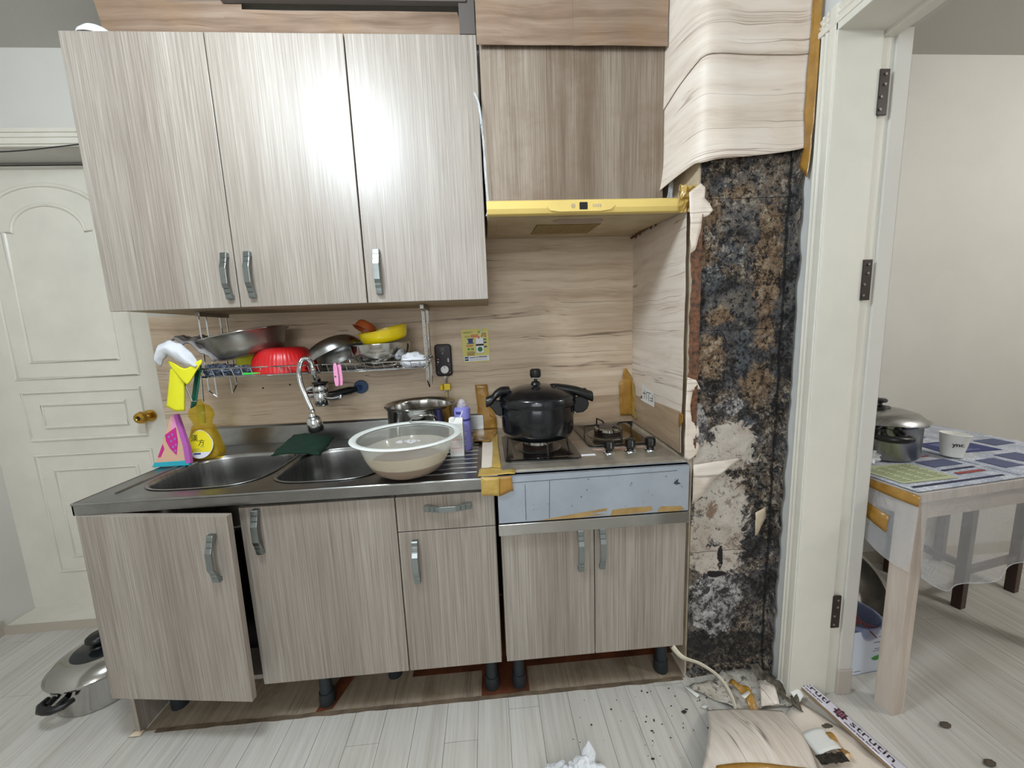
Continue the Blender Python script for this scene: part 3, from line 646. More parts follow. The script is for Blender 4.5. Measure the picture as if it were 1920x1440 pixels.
tape([(.004,.83),(.05,.815),(.07,.83),(.045,.86),(.042,.96),(.02,.985),(.004,.99)], SW, 'yellow packing tape on the side wall right of the stove corner', TAPEY, .005, 9)
tape([(.445,.885),(.47,.91),(.472,.935),(.445,.935)], Matrix(((0,0,-1,.608),(-1,0,0,0),(0,1,0,0),(0,0,0,1))), 'small orange tape piece at the outer edge of the side wall', TAPE, .002, 10)
EV = Matrix(((0,0,-1,.914),(-1,0,0,0),(0,1,0,0),(0,0,0,1)))
tape([(.515,1.66),(.545,1.62),(.552,1.70),(.556,1.80),(.556,2.29),(.532,2.29),(.530,1.95),(.520,1.93),(.520,1.80),(.526,1.72)], EV, 'long brown packing tape strip beside the doorway casing', TAPE, .004, 11)
# ================================================================== range hood
hd = thing('range_hood', 'yellowed slim range hood with grease filter grille', 'hood', (.29, -.23, 1.56))
part('body', MB().prism([(-.445,1.566),(-.445,1.598),(-.355,1.603),(-.008,1.606),(-.008,1.600)], Matrix(((0,0,1,.006),(1,0,0,0),(0,1,0,0),(0,0,0,1))), .604), HOODC, hd, bevel=.002)
part('front_panel', MB().prism([(-.446,1.560),(-.462,1.562),(-.468,1.575),(-.466,1.596),(-.452,1.603),(-.446,1.603)], Matrix(((0,0,1,.004),(1,0,0,0),(0,1,0,0),(0,0,0,1))), .592), HOODY, hd, bevel=.002, label='yellowed plastic front strip')
Wh = wallm(0, -.4680, 0)
cp = part('control_plate', MB().prism([(.19,1.568),(.215,1.564),(.34,1.564),(.37,1.568),(.385,1.580),(.37,1.592),(.34,1.596),(.215,1.596),(.19,1.590),(.178,1.580)], Wh, .0018), HOODY, hd, bevel=.0006)
flat('display', rrect(.024, .020, .002, 3, .288, 1.5795), wallm(0,-.4698,0), BLACK, cp, .0012)
part('button', MB().prism(ell(.006,.006,.257,1.580), wallm(0,-.4698,0), .0012), HOODC, cp)
for k in range(4): part('button', MB().prism(rrect(.004,.009,.001,2,.318+.007*k,1.580), wallm(0,-.4698,0), .001), HOODC, cp)
UH = Matrix(((1,0,0,0),(0,1,0,0),(0,.0777,-1,1.6006),(0,0,0,1)))
flat('seam', rrect(.52,.36,.004,2,.30,-.23), UH, HOODC, hd, .0012)
flat('lamp_window', rrect(.165,.058,.026,6,.303,-.340), Matrix.Translation((0,0,-.0012)) @ UH, M('grey lamp cover', (150,132,122), .3), hd, .0015)
mb = MB()
for k in range(30): mb.prism([(.176+.0074*k,-.288),(.179+.0074*k,-.288),(.179+.0074*k,-.115),(.176+.0074*k,-.115)], Matrix.Translation((0,0,-.0012)) @ UH, .003)
for k in range(18): mb.prism([(.176,-.288+.0098*k),(.394,-.288+.0098*k),(.394,-.285+.0098*k),(.176,-.285+.0098*k)], Matrix.Translation((0,0,-.0012)) @ UH, .002)
gr = part('grille', mb, M('greasy grille', (170,146,96), .45), hd)
flat('grille_backing', rrect(.222,.177,.002,2,.285,-.202), Matrix.Translation((0,0,-.0006)) @ UH, M('grille dark', (84,66,40), .7), gr, .0012)
part('grease_drip', MB().grid(lambda u, v: Vector((.606 + .002*v, -.30 + .28*u + .006*noise.noise(Vector((u*9,v,3))), 1.592 - v*(.008 + .018*max(0, noise.noise(Vector((u*14, 2, 5))))))), 40, 3), RUST, hd, solid=.002)
# clear tape and film down the hood sides
def strip(pts, wd, mat, lab, nm='clear_tape', cat='tape', grp='clear tape strips by the range hood'):
    P_ = smooth_path(pts, 6); mb = MB(); n = len(P_)-1
    mb.grid(lambda u, v: P_[int(round(u*n))] + Vector(((v-.5)*wd*(1+.5*noise.noise(Vector((u*12, 2, 1)))), -.004*noise.noise(Vector((u*20, v*5, 3))), 0)), n, 3)
    return tag(part(nm, mb, mat, solid=.0004, origin=tuple(P_[0]), smooth=True), lab, cat, grp)
strip([(-.018,-.372,1.94),(-.004,-.376,1.90),(.004,-.372,1.80),(.006,-.376,1.70),(.010,-.372,1.615),(.004,-.385,1.58)], .007, CTAPE, 'clear tape strip hanging between wall cabinet and hood panel')
strip([(.592,-.365,2.20),(.600,-.37,2.10),(.596,-.368,1.95),(.602,-.372,1.8),(.600,-.376,1.69),(.590,-.385,1.62)], .016, CTAPE, 'clear film strip down the right side of the hood cabinet')
tag(part('crumpled_tape', MB().grid(lambda u, v: Vector((.575 + .06*u, -.475 - .015*noise.noise(Vector((u*5, v*5, 1))), 1.555 + .075*v + .01*noise.noise(Vector((u*6, v*4, 8))))), 10, 10), TAPEY, solid=.0006, origin=(.59,-.475,1.56)), 'crumpled clear and yellow tape at the right end of the hood', 'tape')

# ================================================================== gas hob
hb = thing('gas_hob', 'two burner stainless gas hob with three black knobs', 'stove', (.3, -.27, .797))
part('top_plate', MB().prism([(-.528,.7975),(-.522,.803),(-.500,.8085),(-.03,.8085),(-.03,.7975)], Matrix(((0,0,1,.012),(1,0,0,0),(0,1,0,0),(0,0,0,1))), .566), HOBM, hb, bevel=.003)
def pan(cx, cy, w_, h_, rb, par):
    mb = MB(); ro = rrect(w_, h_, .022, 5, cx, cy); ri = rrect(w_-.034, h_-.034, .014, 5, cx, cy); rc = rrect(w_-.06, h_-.06, .010, 5, cx, cy); n = len(ro)
    L_ = [(ro,.8086),(ro,.8135),(ri,.8145),(rc,.8098)]
    vs = [(x,y,z) for (rr,z) in L_ for x,y in rr]
    fs = [[i*n+j, i*n+(j+1)%n, (i+1)*n+(j+1)%n, (i+1)*n+j] for i in range(3) for j in range(n)]
    mb.add(vs, fs + [[3*n+j for j in range(n)]])
    p = part('drip_pan', mb, ENAMEL, par, smooth=True, auto=30)
    part('bowl_ring', MB().lathe([(rb+.030,.8102),(rb+.026,.8125),(rb+.010,.8108),(rb,.812),(0,.811)], (cx, cy, 0), 36), STEELD, p, smooth=True)
    part('burner_base', MB().lathe([(rb,.811),(rb+.003,.822),(rb-.004,.826),(0,.826)], (cx, cy, 0), 36), IRON, p, smooth=True)
    part('burner_ring', MB().lathe([(rb-.002,.824),(rb+.001,.828),(rb,.837),(rb-.006,.840),(rb-.018,.841),(0,.840)], (cx, cy, 0), 36), STEELP, p, smooth=True, auto=30)
    part('burner_cap', MB().lathe([(rb-.006,.840),(rb-.010,.8435),(rb-.03,.8445),(0,.8445)], (cx, cy, 0), 36), M('grey cast cap', (96,90,84), .55), p, smooth=True)
    for k in range(4):
        a = R(45 + 90*k) if rb < .04 else R(90*k+10)
        c_, s_ = math.cos(a), math.sin(a); e = min(w_, h_)/2 - .012
        part('pan_support', MB().tube([(cx+c_*e, cy+s_*e, .812), (cx+c_*e*.96, cy+s_*e*.96, .852), (cx+c_*e*.45, cy+s_*e*.45, .852), (cx+c_*e*.38, cy+s_*e*.38, .846)], .0032, 6), BLACK, p)
    return p
pan(.150, -.325, .250, .300, .052, hb)
pan(.440, -.225, .225, .290, .052, hb)
for k, (x, y) in enumerate(((.376,-.432),(.449,-.429),(.519,-.426))):
    kb = part('knob', MB().lathe([(0,.8125),(.0115,.8125),(.0115,.820),(.0165,.824),(.0180,.838),(.0165,.849),(.012,.852),(0,.852)], (x, y, 0), 24, wob=lambda a, r, z: 1+.05*math.cos(8*a)), BLACK, hb, smooth=True)
    part('collar', MB().lathe([(.021,.8086),(.020,.812),(.012,.8135),(0,.8135)], (x, y, 0), 24), CHROME, kb, smooth=True)
    part('pointer', MB().box(x-.0012, y-.0188, .828, x+.0012, y-.016, .848), STEELP, kb)
st_ = part('marking_strip', MB().box(.330, -.404, .8086, .545, -.386, .8092), M('worn red and white strip', (190,170,160), .5, c2=(140,70,50), vscale=40), hb)
part('rating_plate', MB().box(.275, -.452, .8086, .325, -.436, .8092), WTXT, hb)

# ================================================================== pressure cooker
pc = thing('pressure_cooker', 'black pressure cooker with two side handles on the left burner', 'cooker', (.152, -.325, .853))
cx, cy = .152, -.325
part('pot_body', MB().lathe([(0,.853),(.100,.853),(.118,.860),(.126,.880),(.127,.930),(.125,.962),(.124,.968)], (cx,cy,0), 64), COOK, pc, smooth=True, auto=60)
ld = part('lid', MB().lathe([(.124,.966),(.134,.967),(.136,.972),(.135,.994),(.131,1.000),(.120,1.006),(.100,1.018),(.060,1.031),(.020,1.036),(0,1.036)], (cx,cy,0), 64), COOK, pc, smooth=True, auto=40)
part('weight_knob', MB().lathe([(0,1.034),(.018,1.036),(.014,1.044),(.006,1.048),(.006,1.056),(.017,1.060),(.020,1.068),(.0185,1.086),(.014,1.090),(0,1.090)], (cx-.003,cy,0), 28), BLACK, ld, smooth=True, auto=40)
part('collar', MB().lathe([(.008,1.056),(.0165,1.057),(.0165,1.060),(.008,1.061)], (cx-.003,cy,0), 28), CHROME, ld, smooth=True)
part('safety_valve', MB().lathe([(0,1.026),(.008,1.028),(.008,1.036),(.004,1.039),(0,1.039)], (cx+.055,cy-.03,0), 16), BLACK, ld, smooth=True)
def grip(side, L0, L1, zc, par, nm):
    # tapered bar handle; side +1 right, -1 left
    mb = MB(); pts = smooth_path([(cx+side*L0, cy-.01, zc+.022), (cx+side*(L0+.03), cy-.015, zc+.021), (cx+side*(L0+(L1-L0)*.6), cy-.02, zc+.009), (cx+side*(L1-.02), cy-.022, zc-.006), (cx+side*L1, cy-.022, zc-.014)], 6)
    n = len(pts)-1; sec = 14; vs = []
    for i, p in enumerate(pts):
        t_ = i/n; wy = .022 + .004*math.sin(PI*t_); hz = .014 + .005*t_
        if i == 0 or i == n: wy *= .7; hz *= .7
        for k in range(sec):
            a = 2*PI*k/sec; vs.append(p + Vector((0, wy*math.cos(a), hz*math.sin(a))))
    fs = [[i*sec+k, i*sec+(k+1)%sec, (i+1)*sec+(k+1)%sec, (i+1)*sec+k] for i in range(n) for k in range(sec)] + [list(range(sec)), [n*sec+k for k in range(sec)][::-1]]
    mb.add(vs, fs); return part(nm, mb, BLACK, par, smooth=True, auto=50)
h1 = grip(1, .045, .192, 1.000, pc, 'lid_handle'); h2 = grip(-1, .095, .180, .998, pc, 'lid_handle')
part('latch_button', MB().cbox(cx+.155, cy-.022, 1.012, .03, .016, .010), BLACK, h1, bevel=.003)
for s_ in (1, -1):
    hh = part('pot_handle', MB().prism([(.123,.962),(.123,.940),(.136,.932),(.158,.934),(.172,.946),(.178,.962),(.172,.982),(.150,.990),(.126,.985)] if s_ > 0 else [(-.123,.962),(-.123,.940),(-.134,.934),(-.148,.942),(-.158,.960),(-.168,.970),(-.176,.985),(-.150,.992),(-.126,.985)], Matrix(((1,0,0,cx),(0,0,1,cy-.035),(0,1,0,0),(0,0,0,1))), .03), BLACK, pc, bevel=.004)
    part('bracket', MB().cbox(cx+s_*.129, cy-.02, .938, .010, .022, .020), STEELP, hh, bevel=.002)

# ================================================================== things on the sink top
ZW = .7955
bx, by = -.277, -.462
bw = thing('plastic_bowl', 'large milky plastic bowl of soaking grain on the sink edge', 'bowl', (bx, by, ZW))
prof = [(0,.001),(.060,.001),(.078,.004),(.095,.014),(.112,.032),(.128,.062),(.140,.100),(.146,.112),(.158,.116),(.165,.118),(.167,.121),(.164,.124),(.150,.122)]
part('shell', MB().lathe(prof, (bx,by,ZW), 64), TRB, bw, smooth=True, auto=50)
part('rim', MB().lathe([(.148,.1135),(.158,.1170),(.165,.1185),(.168,.1215),(.164,.1250),(.150,.1235),(.147,.120)], (bx,by,ZW), 64), M('milky rim', (222,226,222), .35), bw, smooth=True, auto=50)
tag(part('soaking_grain', MB().lathe([(0,.0016),(.060,.0016),(.0776,.0045),(.0946,.0145),(.1115,.0325),(.1165,.041),(0,.043)], (bx,by,ZW), 48), GRAIN, smooth=True, origin=(bx,by,ZW+.01)), 'brown grain soaking at the bottom of the milky bowl', 'grain')['kind'] = 'stuff'
tag(part('water', MB().lathe([(.1168,.0435),(.127,.0625),(.1335,.082)], (bx,by,ZW), 48), glassy('cloudy water', (232,222,198), .06, .6), smooth=True, origin=(bx,by,ZW+.080)), 'cloudy water inside the milky bowl', 'water')['kind'] = 'stuff'
part('water_surface', MB().lathe([(0,.082),(.133,.082)], (bx,by,ZW), 48), glassy('clear water', (190,200,205), .03, .30), bpy.data.objects['water'])
mb = MB()
for k in range(26):
    a = random.uniform(0, 2*PI); rr = random.uniform(0, .035); q = random.uniform(.003, .007)
    mb.lathe([(q-.0008,0),(q,.0008),(q-.0008,.0016)], (bx-.01+rr*math.cos(a), by+.055+rr*.5*math.sin(a), ZW+.0826), 12)
o = tag(part('foam_bubbles', mb, WTXT, smooth=True, origin=(bx,by,ZW+.0895)), 'small cluster of bubbles on the water in the milky bowl', 'foam'); o['kind'] = 'stuff'
# stock pot
sx_, sy_ = -.282, -.165
sp = thing('stock_pot', 'open stainless stock pot with loop handles behind the milky bowl', 'pot', (sx_, sy_, ZW))
ZW += .0; part('pot_body', MB().lathe([(0,.001),(.118,.001),(.124,.008),(.126,.150),(.134,.158),(.137,.163),(.133,.166),(.124,.160),(.122,.152),(.120,.012),(0,.007)], (sx_,sy_,ZW), 64), STEELP, sp, smooth=True, auto=50)
part('inner_step', MB().lathe([(.1225,.118),(.1195,.120),(.1195,.123),(.1225,.125)], (sx_,sy_,ZW), 64), STEEL, sp, smooth=True)
for s_ in (1, -1):
    a0 = R(-78) if s_ > 0 else R(102)
    def hp(da, rr, z): return (sx_ + rr*math.cos(a0+da), sy_ + rr*math.sin(a0+da), ZW+z)
    hl = part('handle', MB().tube(smooth_path([hp(-.36,.127,.112), hp(-.34,.140,.118), hp(-.22,.165,.146), hp(0,.174,.152), hp(.22,.165,.146), hp(.34,.140,.118), hp(.36,.127,.112)], 6), .0038, 8), STEELP, sp, smooth=True)
    for da in (-.36, .36):
        part('rivet', MB().ball(hp(da,.127,.112), .007, seg=12).ball(hp(da,.119,.112), .006, seg=12), STEELP, hl, smooth=True)
# lavender bottle, carton
lx, ly = -.117, -.262
lv = thing('lavender_bottle', 'lavender spray bottle with clear cap standing behind the bowl', 'bottle', (lx, ly, ZW))
part('body', MB().lathe([(0,0),(.026,0),(.0295,.003),(.0295,.150),(.027,.157),(.020,.160),(0,.160)], (lx,ly,ZW), 36), LAV, lv, smooth=True, auto=40)
part('cap', MB().lathe([(.018,.160),(.018,.170),(.014,.172),(.014,.180),(.008,.188),(.004,.190),(0,.190)], (lx,ly,ZW), 28), CLEARB, lv, smooth=True, auto=40)
part('band', MB().lathe([(.0297,.112),(.0299,.113),(.0299,.118),(.0297,.119)], (lx,ly,ZW), 36), LAVD, lv, smooth=True)
def wrapbars(rows, r, c, z0, mat, par, nm='print', a_mid=-95):
    mb = MB()
    for (a, b_, z, h) in rows:
        n = max(2, int((b_-a)/8)); 
        vs = []
        for i in range(n+1):
            an = R(a_mid + a + (b_-a)*i/n)
            for rr in (r, r+.0004):
                vs += [(c[0]+rr*math.cos(an), c[1]+rr*math.sin(an), z0+z), (c[0]+rr*math.cos(an), c[1]+rr*math.sin(an), z0+z+h)]
        fs = [[i*4+2, (i+1)*4+2, (i+1)*4+3, i*4+3] for i in range(n)]
        mb.add(vs, fs)
    return part(nm, mb, mat, par)
wrapbars([(-40,0,.138,.010)], .0297, (lx,ly), ZW, LAVD, lv, 'label_block')
wrapbars([(-36+random.uniform(0,6), 20+random.uniform(-10,14), .100-.0062*k, .0014) for k in range(13)], .0297, (lx,ly), ZW, WTXT, lv, 'fine_print')
kx, ky = -.134, -.322
ct = thing('drink_carton', 'small white carton with red print lines behind the milky bowl', 'carton', (kx, ky, ZW))
part('box', MB().box(kx-.026, ky-.020, ZW, kx+.022, ky+.022, ZW+.118), CARD, ct, bevel=.001)
part('gable', MB().prism([(-.020,.118),(.022,.118),(.004,.135),(-.002,.135)], Matrix(((0,0,1,kx-.026),(1,0,0,ky),(0,1,0,ZW),(0,0,0,1))), .048), CARD, ct, bevel=.001)
part('cap', MB().lathe([(.010,0),(.010,.010),(.008,.012),(0,.012)], (kx-.014, ky-.005, ZW+.126), 20), WHITE, ct, smooth=True, auto=40)
part('straw', MB().cyl((kx+.006, ky, ZW+.120), (kx+.024, ky-.004, ZW+.158), .002, 8), WHITE, ct)
bars('red_print', [(kx-.022+.006*k, ZW+.012, kx-.0212+.006*k, ZW+.085+.01*(k % 2)) for k in range(7)] + [(kx-.022, ZW+.03, kx+.018, ZW+.031), (kx-.022, ZW+.060, kx+.018, ZW+.061)], wallm(0, ky-.020, 0), RTXT, ct)
# amber detergent bottle
ax, ay = -1.085, -.178
am = thing('detergent_bottle', 'amber dish soap bottle with yellow oval label at the sink end', 'bottle', (ax, ay, ZW))
OV = [(0,.0),(.046,0),(.055,.005),(.056,.030),(.044,.085),(.034,.122),(.031,.130),(.034,.142),(.043,.160),(.041,.180),(.030,.197),(.016,.204),(.012,.210),(.012,.222),(0,.222)]
SQ = lambda a, r, z: (1/(abs(math.cos(a))**4 + abs(math.sin(a))**4)**.25 if z < .13 else 1.0)
part('body', MB().lathe(OV, (ax,ay,ZW), 48, sx=1.0, sy=.62, wob=SQ), AMBER, am, smooth=True, auto=60)
part('liquid', MB().lathe([(0,.003),(.043,.003),(.052,.008),(.053,.030),(.041,.085),(.033,.112),(0,.112)], (ax,ay,ZW), 40, sx=1.0, sy=.60, wob=SQ), LIQ, am, smooth=True, auto=60)
part('pump', MB().cyl((ax,ay,ZW+.13), (ax,ay,ZW+.20), .010, 16, .013), M('pale green pump', (200,206,150), .5), am)
fy = ay - .0370
lp = []
for k in range(32):
    a = 2*PI*k/32; lp.append((ax+.006 + (.047 if math.sin(a) < .1 else .047 - .013*(math.sin(a)-.1))*math.cos(a), ZW+.062 + .051*math.sin(a)))
LMx = Matrix(((1,0,0,0),(0,.20,-1,fy-.20*(ZW+.058)),(0,1,0,0),(0,0,0,1)))
lb = part('label', MB().prism(lp, LMx, .0012), M('white label', (226,228,236), .5), am, label='white and yellow oval label')
yp = [(ax+.006 + (x-(ax+.006))*.95, z) for x, z in [(q[0], max(q[1], ZW+.034)) for q in lp]]
part('label_yellow', MB().prism([(x, min(z, ZW+.110)) for x, z in yp], LMx, .0017), LABY, lb)
text('漢', .025, BTXT, lb, LMx @ Matrix.Translation((ax-.012, ZW+.083, .0018)))
text('方', .025, BTXT, lb, LMx @ Matrix.Translation((ax+.012, ZW+.066, .0018)))
bars('fine_print', [(ax-.018,ZW+.045,ax+.006,ZW+.046),(ax+.008,ZW+.052,ax+.022,ZW+.053),(ax-.02,ZW+.039,ax+.016,ZW+.0398),(ax-.014,ZW+.026,ax+.010,ZW+.031)], Matrix.Translation((0,-.0018,0)) @ LMx, BLUEP, lb)
# polka fabric pyramid (folded mitt) leaning in front of it
mt = thing('patterned_mitt', 'tan and magenta triangular cloth mitt with teal hem beside soap bottle', 'mitt', (-1.13, -.245, ZW))
MT = Matrix(((1.08,0,0,-1.198),(0,.10,-1,-.258),(0,1.14,.10,ZW+.001),(0,0,0,1)))
part('body', MB().prism([(0,.012),(.105,.012),(.100,.060),(.078,.150),(.066,.158),(.058,.150),(.030,.080)], MT, .012), TAN, mt, bevel=.004)
part('hem', MB().prism([(-.008,0),(.107,0),(.106,.016),(-.002,.014)], MT, .014), TEAL, mt, bevel=.002)
part('side_tape', MB().prism([(.096,.006),(.112,.006),(.108,.06),(.083,.160),(.072,.160),(.092,.062)], MT, .0145), PURP, mt, bevel=.002)
part('patch', MB().prism([(.040,.098),(.075,.120),(.078,.075),(.070,.034),(.052,.055),(.042,.078)], MT, .0132), MAG, mt)
part('patch', MB().prism([(.012,.030),(.030,.070),(.034,.055),(.020,.030)], MT, .0132), MAG, mt)
part('lining', MB().prism([(.058,.100),(.064,.152),(.076,.152),(.078,.122)], MT, .0131), PINK, mt)
mb = MB()
for (x, z) in ((.052,.092),(.063,.098),(.058,.078),(.070,.084),(.062,.060),(.071,.066),(.068,.048)): mb.prism(ell(.0032,.0032,x,z,10), MT, .0138)
part('dot', mb, DOT, mt)
# dark green cloth on the basin divider
tag(part('scrub_cloth', MB().grid(lambda u, v: Vector((-.835 + .19*u + .02*v*(1-u), -.215 + .135*v - .03*u, .7985 + .040*v*(1-.3*u) + .010*math.sin(PI*u) + .006*noise.noise(Vector((u*5, v*5, 2))))), 16, 12), DGREEN, solid=.005, smooth=True, origin=(-.75,-.15,.80)), 'dark green scrub cloth draped over the divider between the basins', 'cloth')

# ================================================================== wall tap
tp = thing('wall_tap', 'chrome wall mixer tap with flexible gooseneck and spray head', 'tap', (-.665, -.06, 1.0))
part('flange', MB().cyl((-.755,-.004,1.005), (-.755,-.016,1.005), .026, 28), CHROME, tp, bevel=.003)
part('inlet', MB().tube(smooth_path([(-.755,-.010,1.005),(-.752,-.06,1.003),(-.735,-.085,1.003),(-.70,-.09,1.003)], 6), .013, 16), CHROME, tp, smooth=True)
bd = part('body', MB().lathe([(0,-.035),(.024,-.040),(.028,-.034),(.029,.010),(.027,.014),(.029,.018),(.029,.040),(.024,.046),(0,.046)], (-.678,-.105,1.0), 32), CHROME, tp, smooth=True, auto=40)
part('lever', MB().tube(smooth_path([(-.66,-.12,.998),(-.63,-.135,.992),(-.605,-.138,.994),(-.585,-.138,1.000)], 5), [.009]*5+[.008]*5+[.009]*5+[.007], 12), CHROME, tp, smooth=True, label='chrome lever')
part('dark_collar', MB().lathe([(0,.046),(.030,.048),(.030,.053),(.012,.056),(0,.056)], (-.678,-.105,1.0), 28), BLACK, tp, smooth=True)
neck = smooth_path([(-.678,-.105,1.045),(-.672,-.13,1.070),(-.650,-.20,1.078),(-.620,-.270,1.085),(-.610,-.300,1.115),(-.613,-.302,1.143),(-.628,-.302,1.158),(-.645,-.302,1.150),(-.656,-.302,1.117),(-.655,-.302,1.071),(-.640,-.302,1.015),(-.626,-.302,.972)], 16)
part('gooseneck', MB().tube(neck, [.0083 + (.0005 if i % 2 else -.0004) for i in range(len(neck))], 12), CHROME, tp, smooth=True, label='ribbed chrome hose neck')
sh = part('spray_head', MB().lathe([(0,.056),(.012,.056),(.013,.046),(.021,.040),(.024,.030),(.025,.010),(.023,.004)], (-.621,-.302,.912), 28, Matrix.Rotation(R(-10), 4, 'Y')), CHROME, tp, smooth=True, auto=40)
part('nozzle_ring', MB().lathe([(0,-.010),(.021,-.010),(.024,-.004),(.0245,.008),(.020,.010)], (-.621,-.302,.912), 28, Matrix.Rotation(R(-10), 4, 'Y')), BLACK, sh, smooth=True, auto=40)
va = part('valve', MB().tube([(-.655,-.10,1.003),(-.625,-.09,1.003),(-.615,-.075,1.004),(-.585,-.06,1.008),(-.565,-.045,1.01)], [.010,.013,.015,.016,.011], 14), BLACK, tp, smooth=True)
part('valve_flange', MB().cyl((-.553,-.004,1.015), (-.553,-.020,1.015), .028, 28).cyl((-.553,-.02,1.015), (-.562,-.042,1.012), .010, 14), BLUE, va, bevel=.003, label='blue ring flange')

# ================================================================== dish rack and what is on it
ZR = 1.106
rk = thing('dish_rack', 'hanging chrome wire dish rack under the wall cabinets', 'rack', (-.63, -.15, ZR))
RX0, RX1, RF, RB = -1.012, -.244, -.265, -.045
mb = MB(); w = .0026
mb.tube([(RX0,RF,ZR),(RX1,RF,ZR),(RX1,RB,ZR),(RX0,RB,ZR)], w, 6, True).tube([(RX0-.006,RF-.004,ZR+.028),(RX1+.004,RF-.004,ZR+.026),(RX1+.004,RB,ZR+.026),(RX0-.006,RB,ZR+.028)], w, 6, True)
part('frame', mb, CHROME, rk, smooth=True)
mb = MB()
for k in range(7):
    y = RF + .012 + k*.032; mb.tube([(RX0,y,ZR-.003),(RX1,y,ZR-.003)], .0014, 5)
for k in range(24):
    x = RX0 + .018 + k*.032; mb.tube([(x,RF-.004,ZR+.027),(x+.006,RF,ZR-.003),(x+.006,RB,ZR-.003),(x,RB,ZR+.027)], .0012, 5)
part('wire_grid', mb, CHROME, rk, smooth=True)
for (hx, sg) in ((-1.008, -1), (-.242, 1)):
    hg = part('hanger', MB().tube([(hx,-.226,1.328),(hx+.004,-.236,ZR-.05),(hx+.004,-.200,ZR-.080),(hx,-.192,1.328)], w, 6).tube([(hx,-.122,1.328),(hx,-.110,ZR-.080),(hx,-.080,ZR-.05),(hx,-.086,1.328)], w, 6), CHROME, rk, smooth=True)
    part('bracket', MB().box(hx-.006,-.232,1.315,hx+.008,-.080,1.330), STEELD, hg, bevel=.001)
    if sg > 0:
        m2 = MB()
        for k in range(6): m2.tube([(hx,-.228,ZR+.03+.030*k),(hx,-.192,ZR+.022+.030*k)], .0012, 5)
        part('cross_wire', m2, CHROME, hg)
part('utensil_hook', MB().tube([(-1.05,RF-.02,ZR+.01),(-1.028,RF-.02,ZR-.078),(-.992,RF-.02,ZR-.080),(-.986,RF-.02,ZR+.012)], w, 6), CHROME, rk, smooth=True)
def bowl_prof(r, h, rb, th=.0012, lip=.006):
    o_ = [(0,0),(rb,0)]; n = 8
    for k in range(1, n+1):
        t_ = k/n; o_.append((rb + (r-rb)*math.sin(t_*PI/2)**.85, h*(1-math.cos(t_*PI/2))**.9))
    o_ += [(r+lip, h+.001), (r+lip, h+.003), (r-.002, h+.002)]
    for k in range(n-1, 0, -1):
        t_ = k/n; o_.append((rb + (r-rb)*math.sin(t_*PI/2)**.85 - .002, h*(1-math.cos(t_*PI/2))**.9 + .002))
    return o_ + [(0, .0025)]
def Euler_(a, b_):
    from mathutils import Euler
    return Euler((a, b_, 0)).to_matrix()
def vess(name, prof, c, rot, mat, lab, cat, sx=1, sy=1, seg=48, wob=None):
    from mathutils import Euler
    o = part(name, MB().lathe(prof, c, seg, Euler(rot).to_matrix().to_4x4(), sx, sy, wob), mat, smooth=True, auto=50, origin=c)
    return tag(o, lab, cat)
vess('steel_basin', [(0,0),(.090,0),(.108,.008),(.120,.030),(.132,.068),(.143,.076),(.146,.079),(.142,.079),(.129,.069),(.116,.032),(.104,.011),(0,.004)], (-.888,-.160,1.172), (R(1.5),R(-10.5),0), STEELD, 'shallow steel basin tilted on the left of the dish rack', 'basin')
part('rim', MB().tube([Euler_(R(1.5),R(-10.5)) @ Vector((.1455*math.cos(2*PI*k/64), .1455*math.sin(2*PI*k/64), .079)) + Vector((-.888,-.160,1.172)) for k in range(64)], .0022, 8, True), STEELP, bpy.data.objects['steel_basin'], smooth=True)
vess('red_colander', bowl_prof(.108, .086, .055), (-.770,-.165,ZR+.091), (PI,0,0), RED, 'red ribbed plastic colander upside down on the dish rack', 'colander', wob=lambda a, r, z: 1+.012*math.cos(48*a), seg=144)
vess('dark_wok', bowl_prof(.108, .060, .050), (-.612,-.150,ZR+.100), (R(172),R(-27),0), STEEL, 'grey metal wok bowl upside down leaning on the steel bowl', 'bowl')
vess('steel_bowl', bowl_prof(.108, .084, .042), (-.412,-.165,ZR+.003), (0,R(-2),0), STEELP, 'shiny steel mixing bowl at the right of the dish rack', 'bowl')
vess('yellow_bowl', bowl_prof(.088, .046, .066), (-.395,-.160,ZR+.096), (R(6),R(-10),0), YEL, 'yellow enamel bowl resting inside the steel bowl', 'bowl')
vess('terracotta_cup', bowl_prof(.040, .030, .028), (-.462,-.135,ZR+.166), (R(160),R(28),0), ORA, 'small terracotta bowl upside down on the yellow bowl', 'bowl')
tag(part('scrub_pad', MB().prism([(-.885,.0),(-.80,-.006),(-.785,.012),(-.84,.018),(-.88,.016)], Matrix(((1,0,0,.015),(0,1,0,-.262),(0,0,1,ZR+.001),(0,0,0,1))), .008).cbox(-.775,-.245,ZR+.007,.04,.03,.010), GREEN, bevel=.002, origin=(-.83,-.255,ZR)), 'bright green scrub pad lying under the red colander', 'sponge')
def lump(name, c, sx, sy, sz, mat, lab, cat, amp=.35, fr=6, seed=1, sub=4):
    bm = bmesh.new(); bmesh.ops.create_icosphere(bm, subdivisions=sub, radius=1)
    mb = MB(); bm.verts.index_update()
    for v in bm.verts:
        k = 1 + amp*noise.fractal(v.co*fr*.4 + Vector((seed, 0, 0)), .9, 2.0, 4)
        mb.v.append(Vector((c[0]+v.co.x*sx*k, c[1]+v.co.y*sy*k, c[2]+max(-.9, v.co.z*k)*sz)))
    mb.f = [[q.index for q in f.verts] for f in bm.faces]; bm.free()
    return tag(part(name, mb, mat, smooth=True, origin=c), lab, cat)
lump('mesh_scourer', (-.965,-.225,ZR+.020), .050, .035, .022, SCOUR, 'dark mesh scourer at the left end of the dish rack', 'scourer', .4, 9, 2)
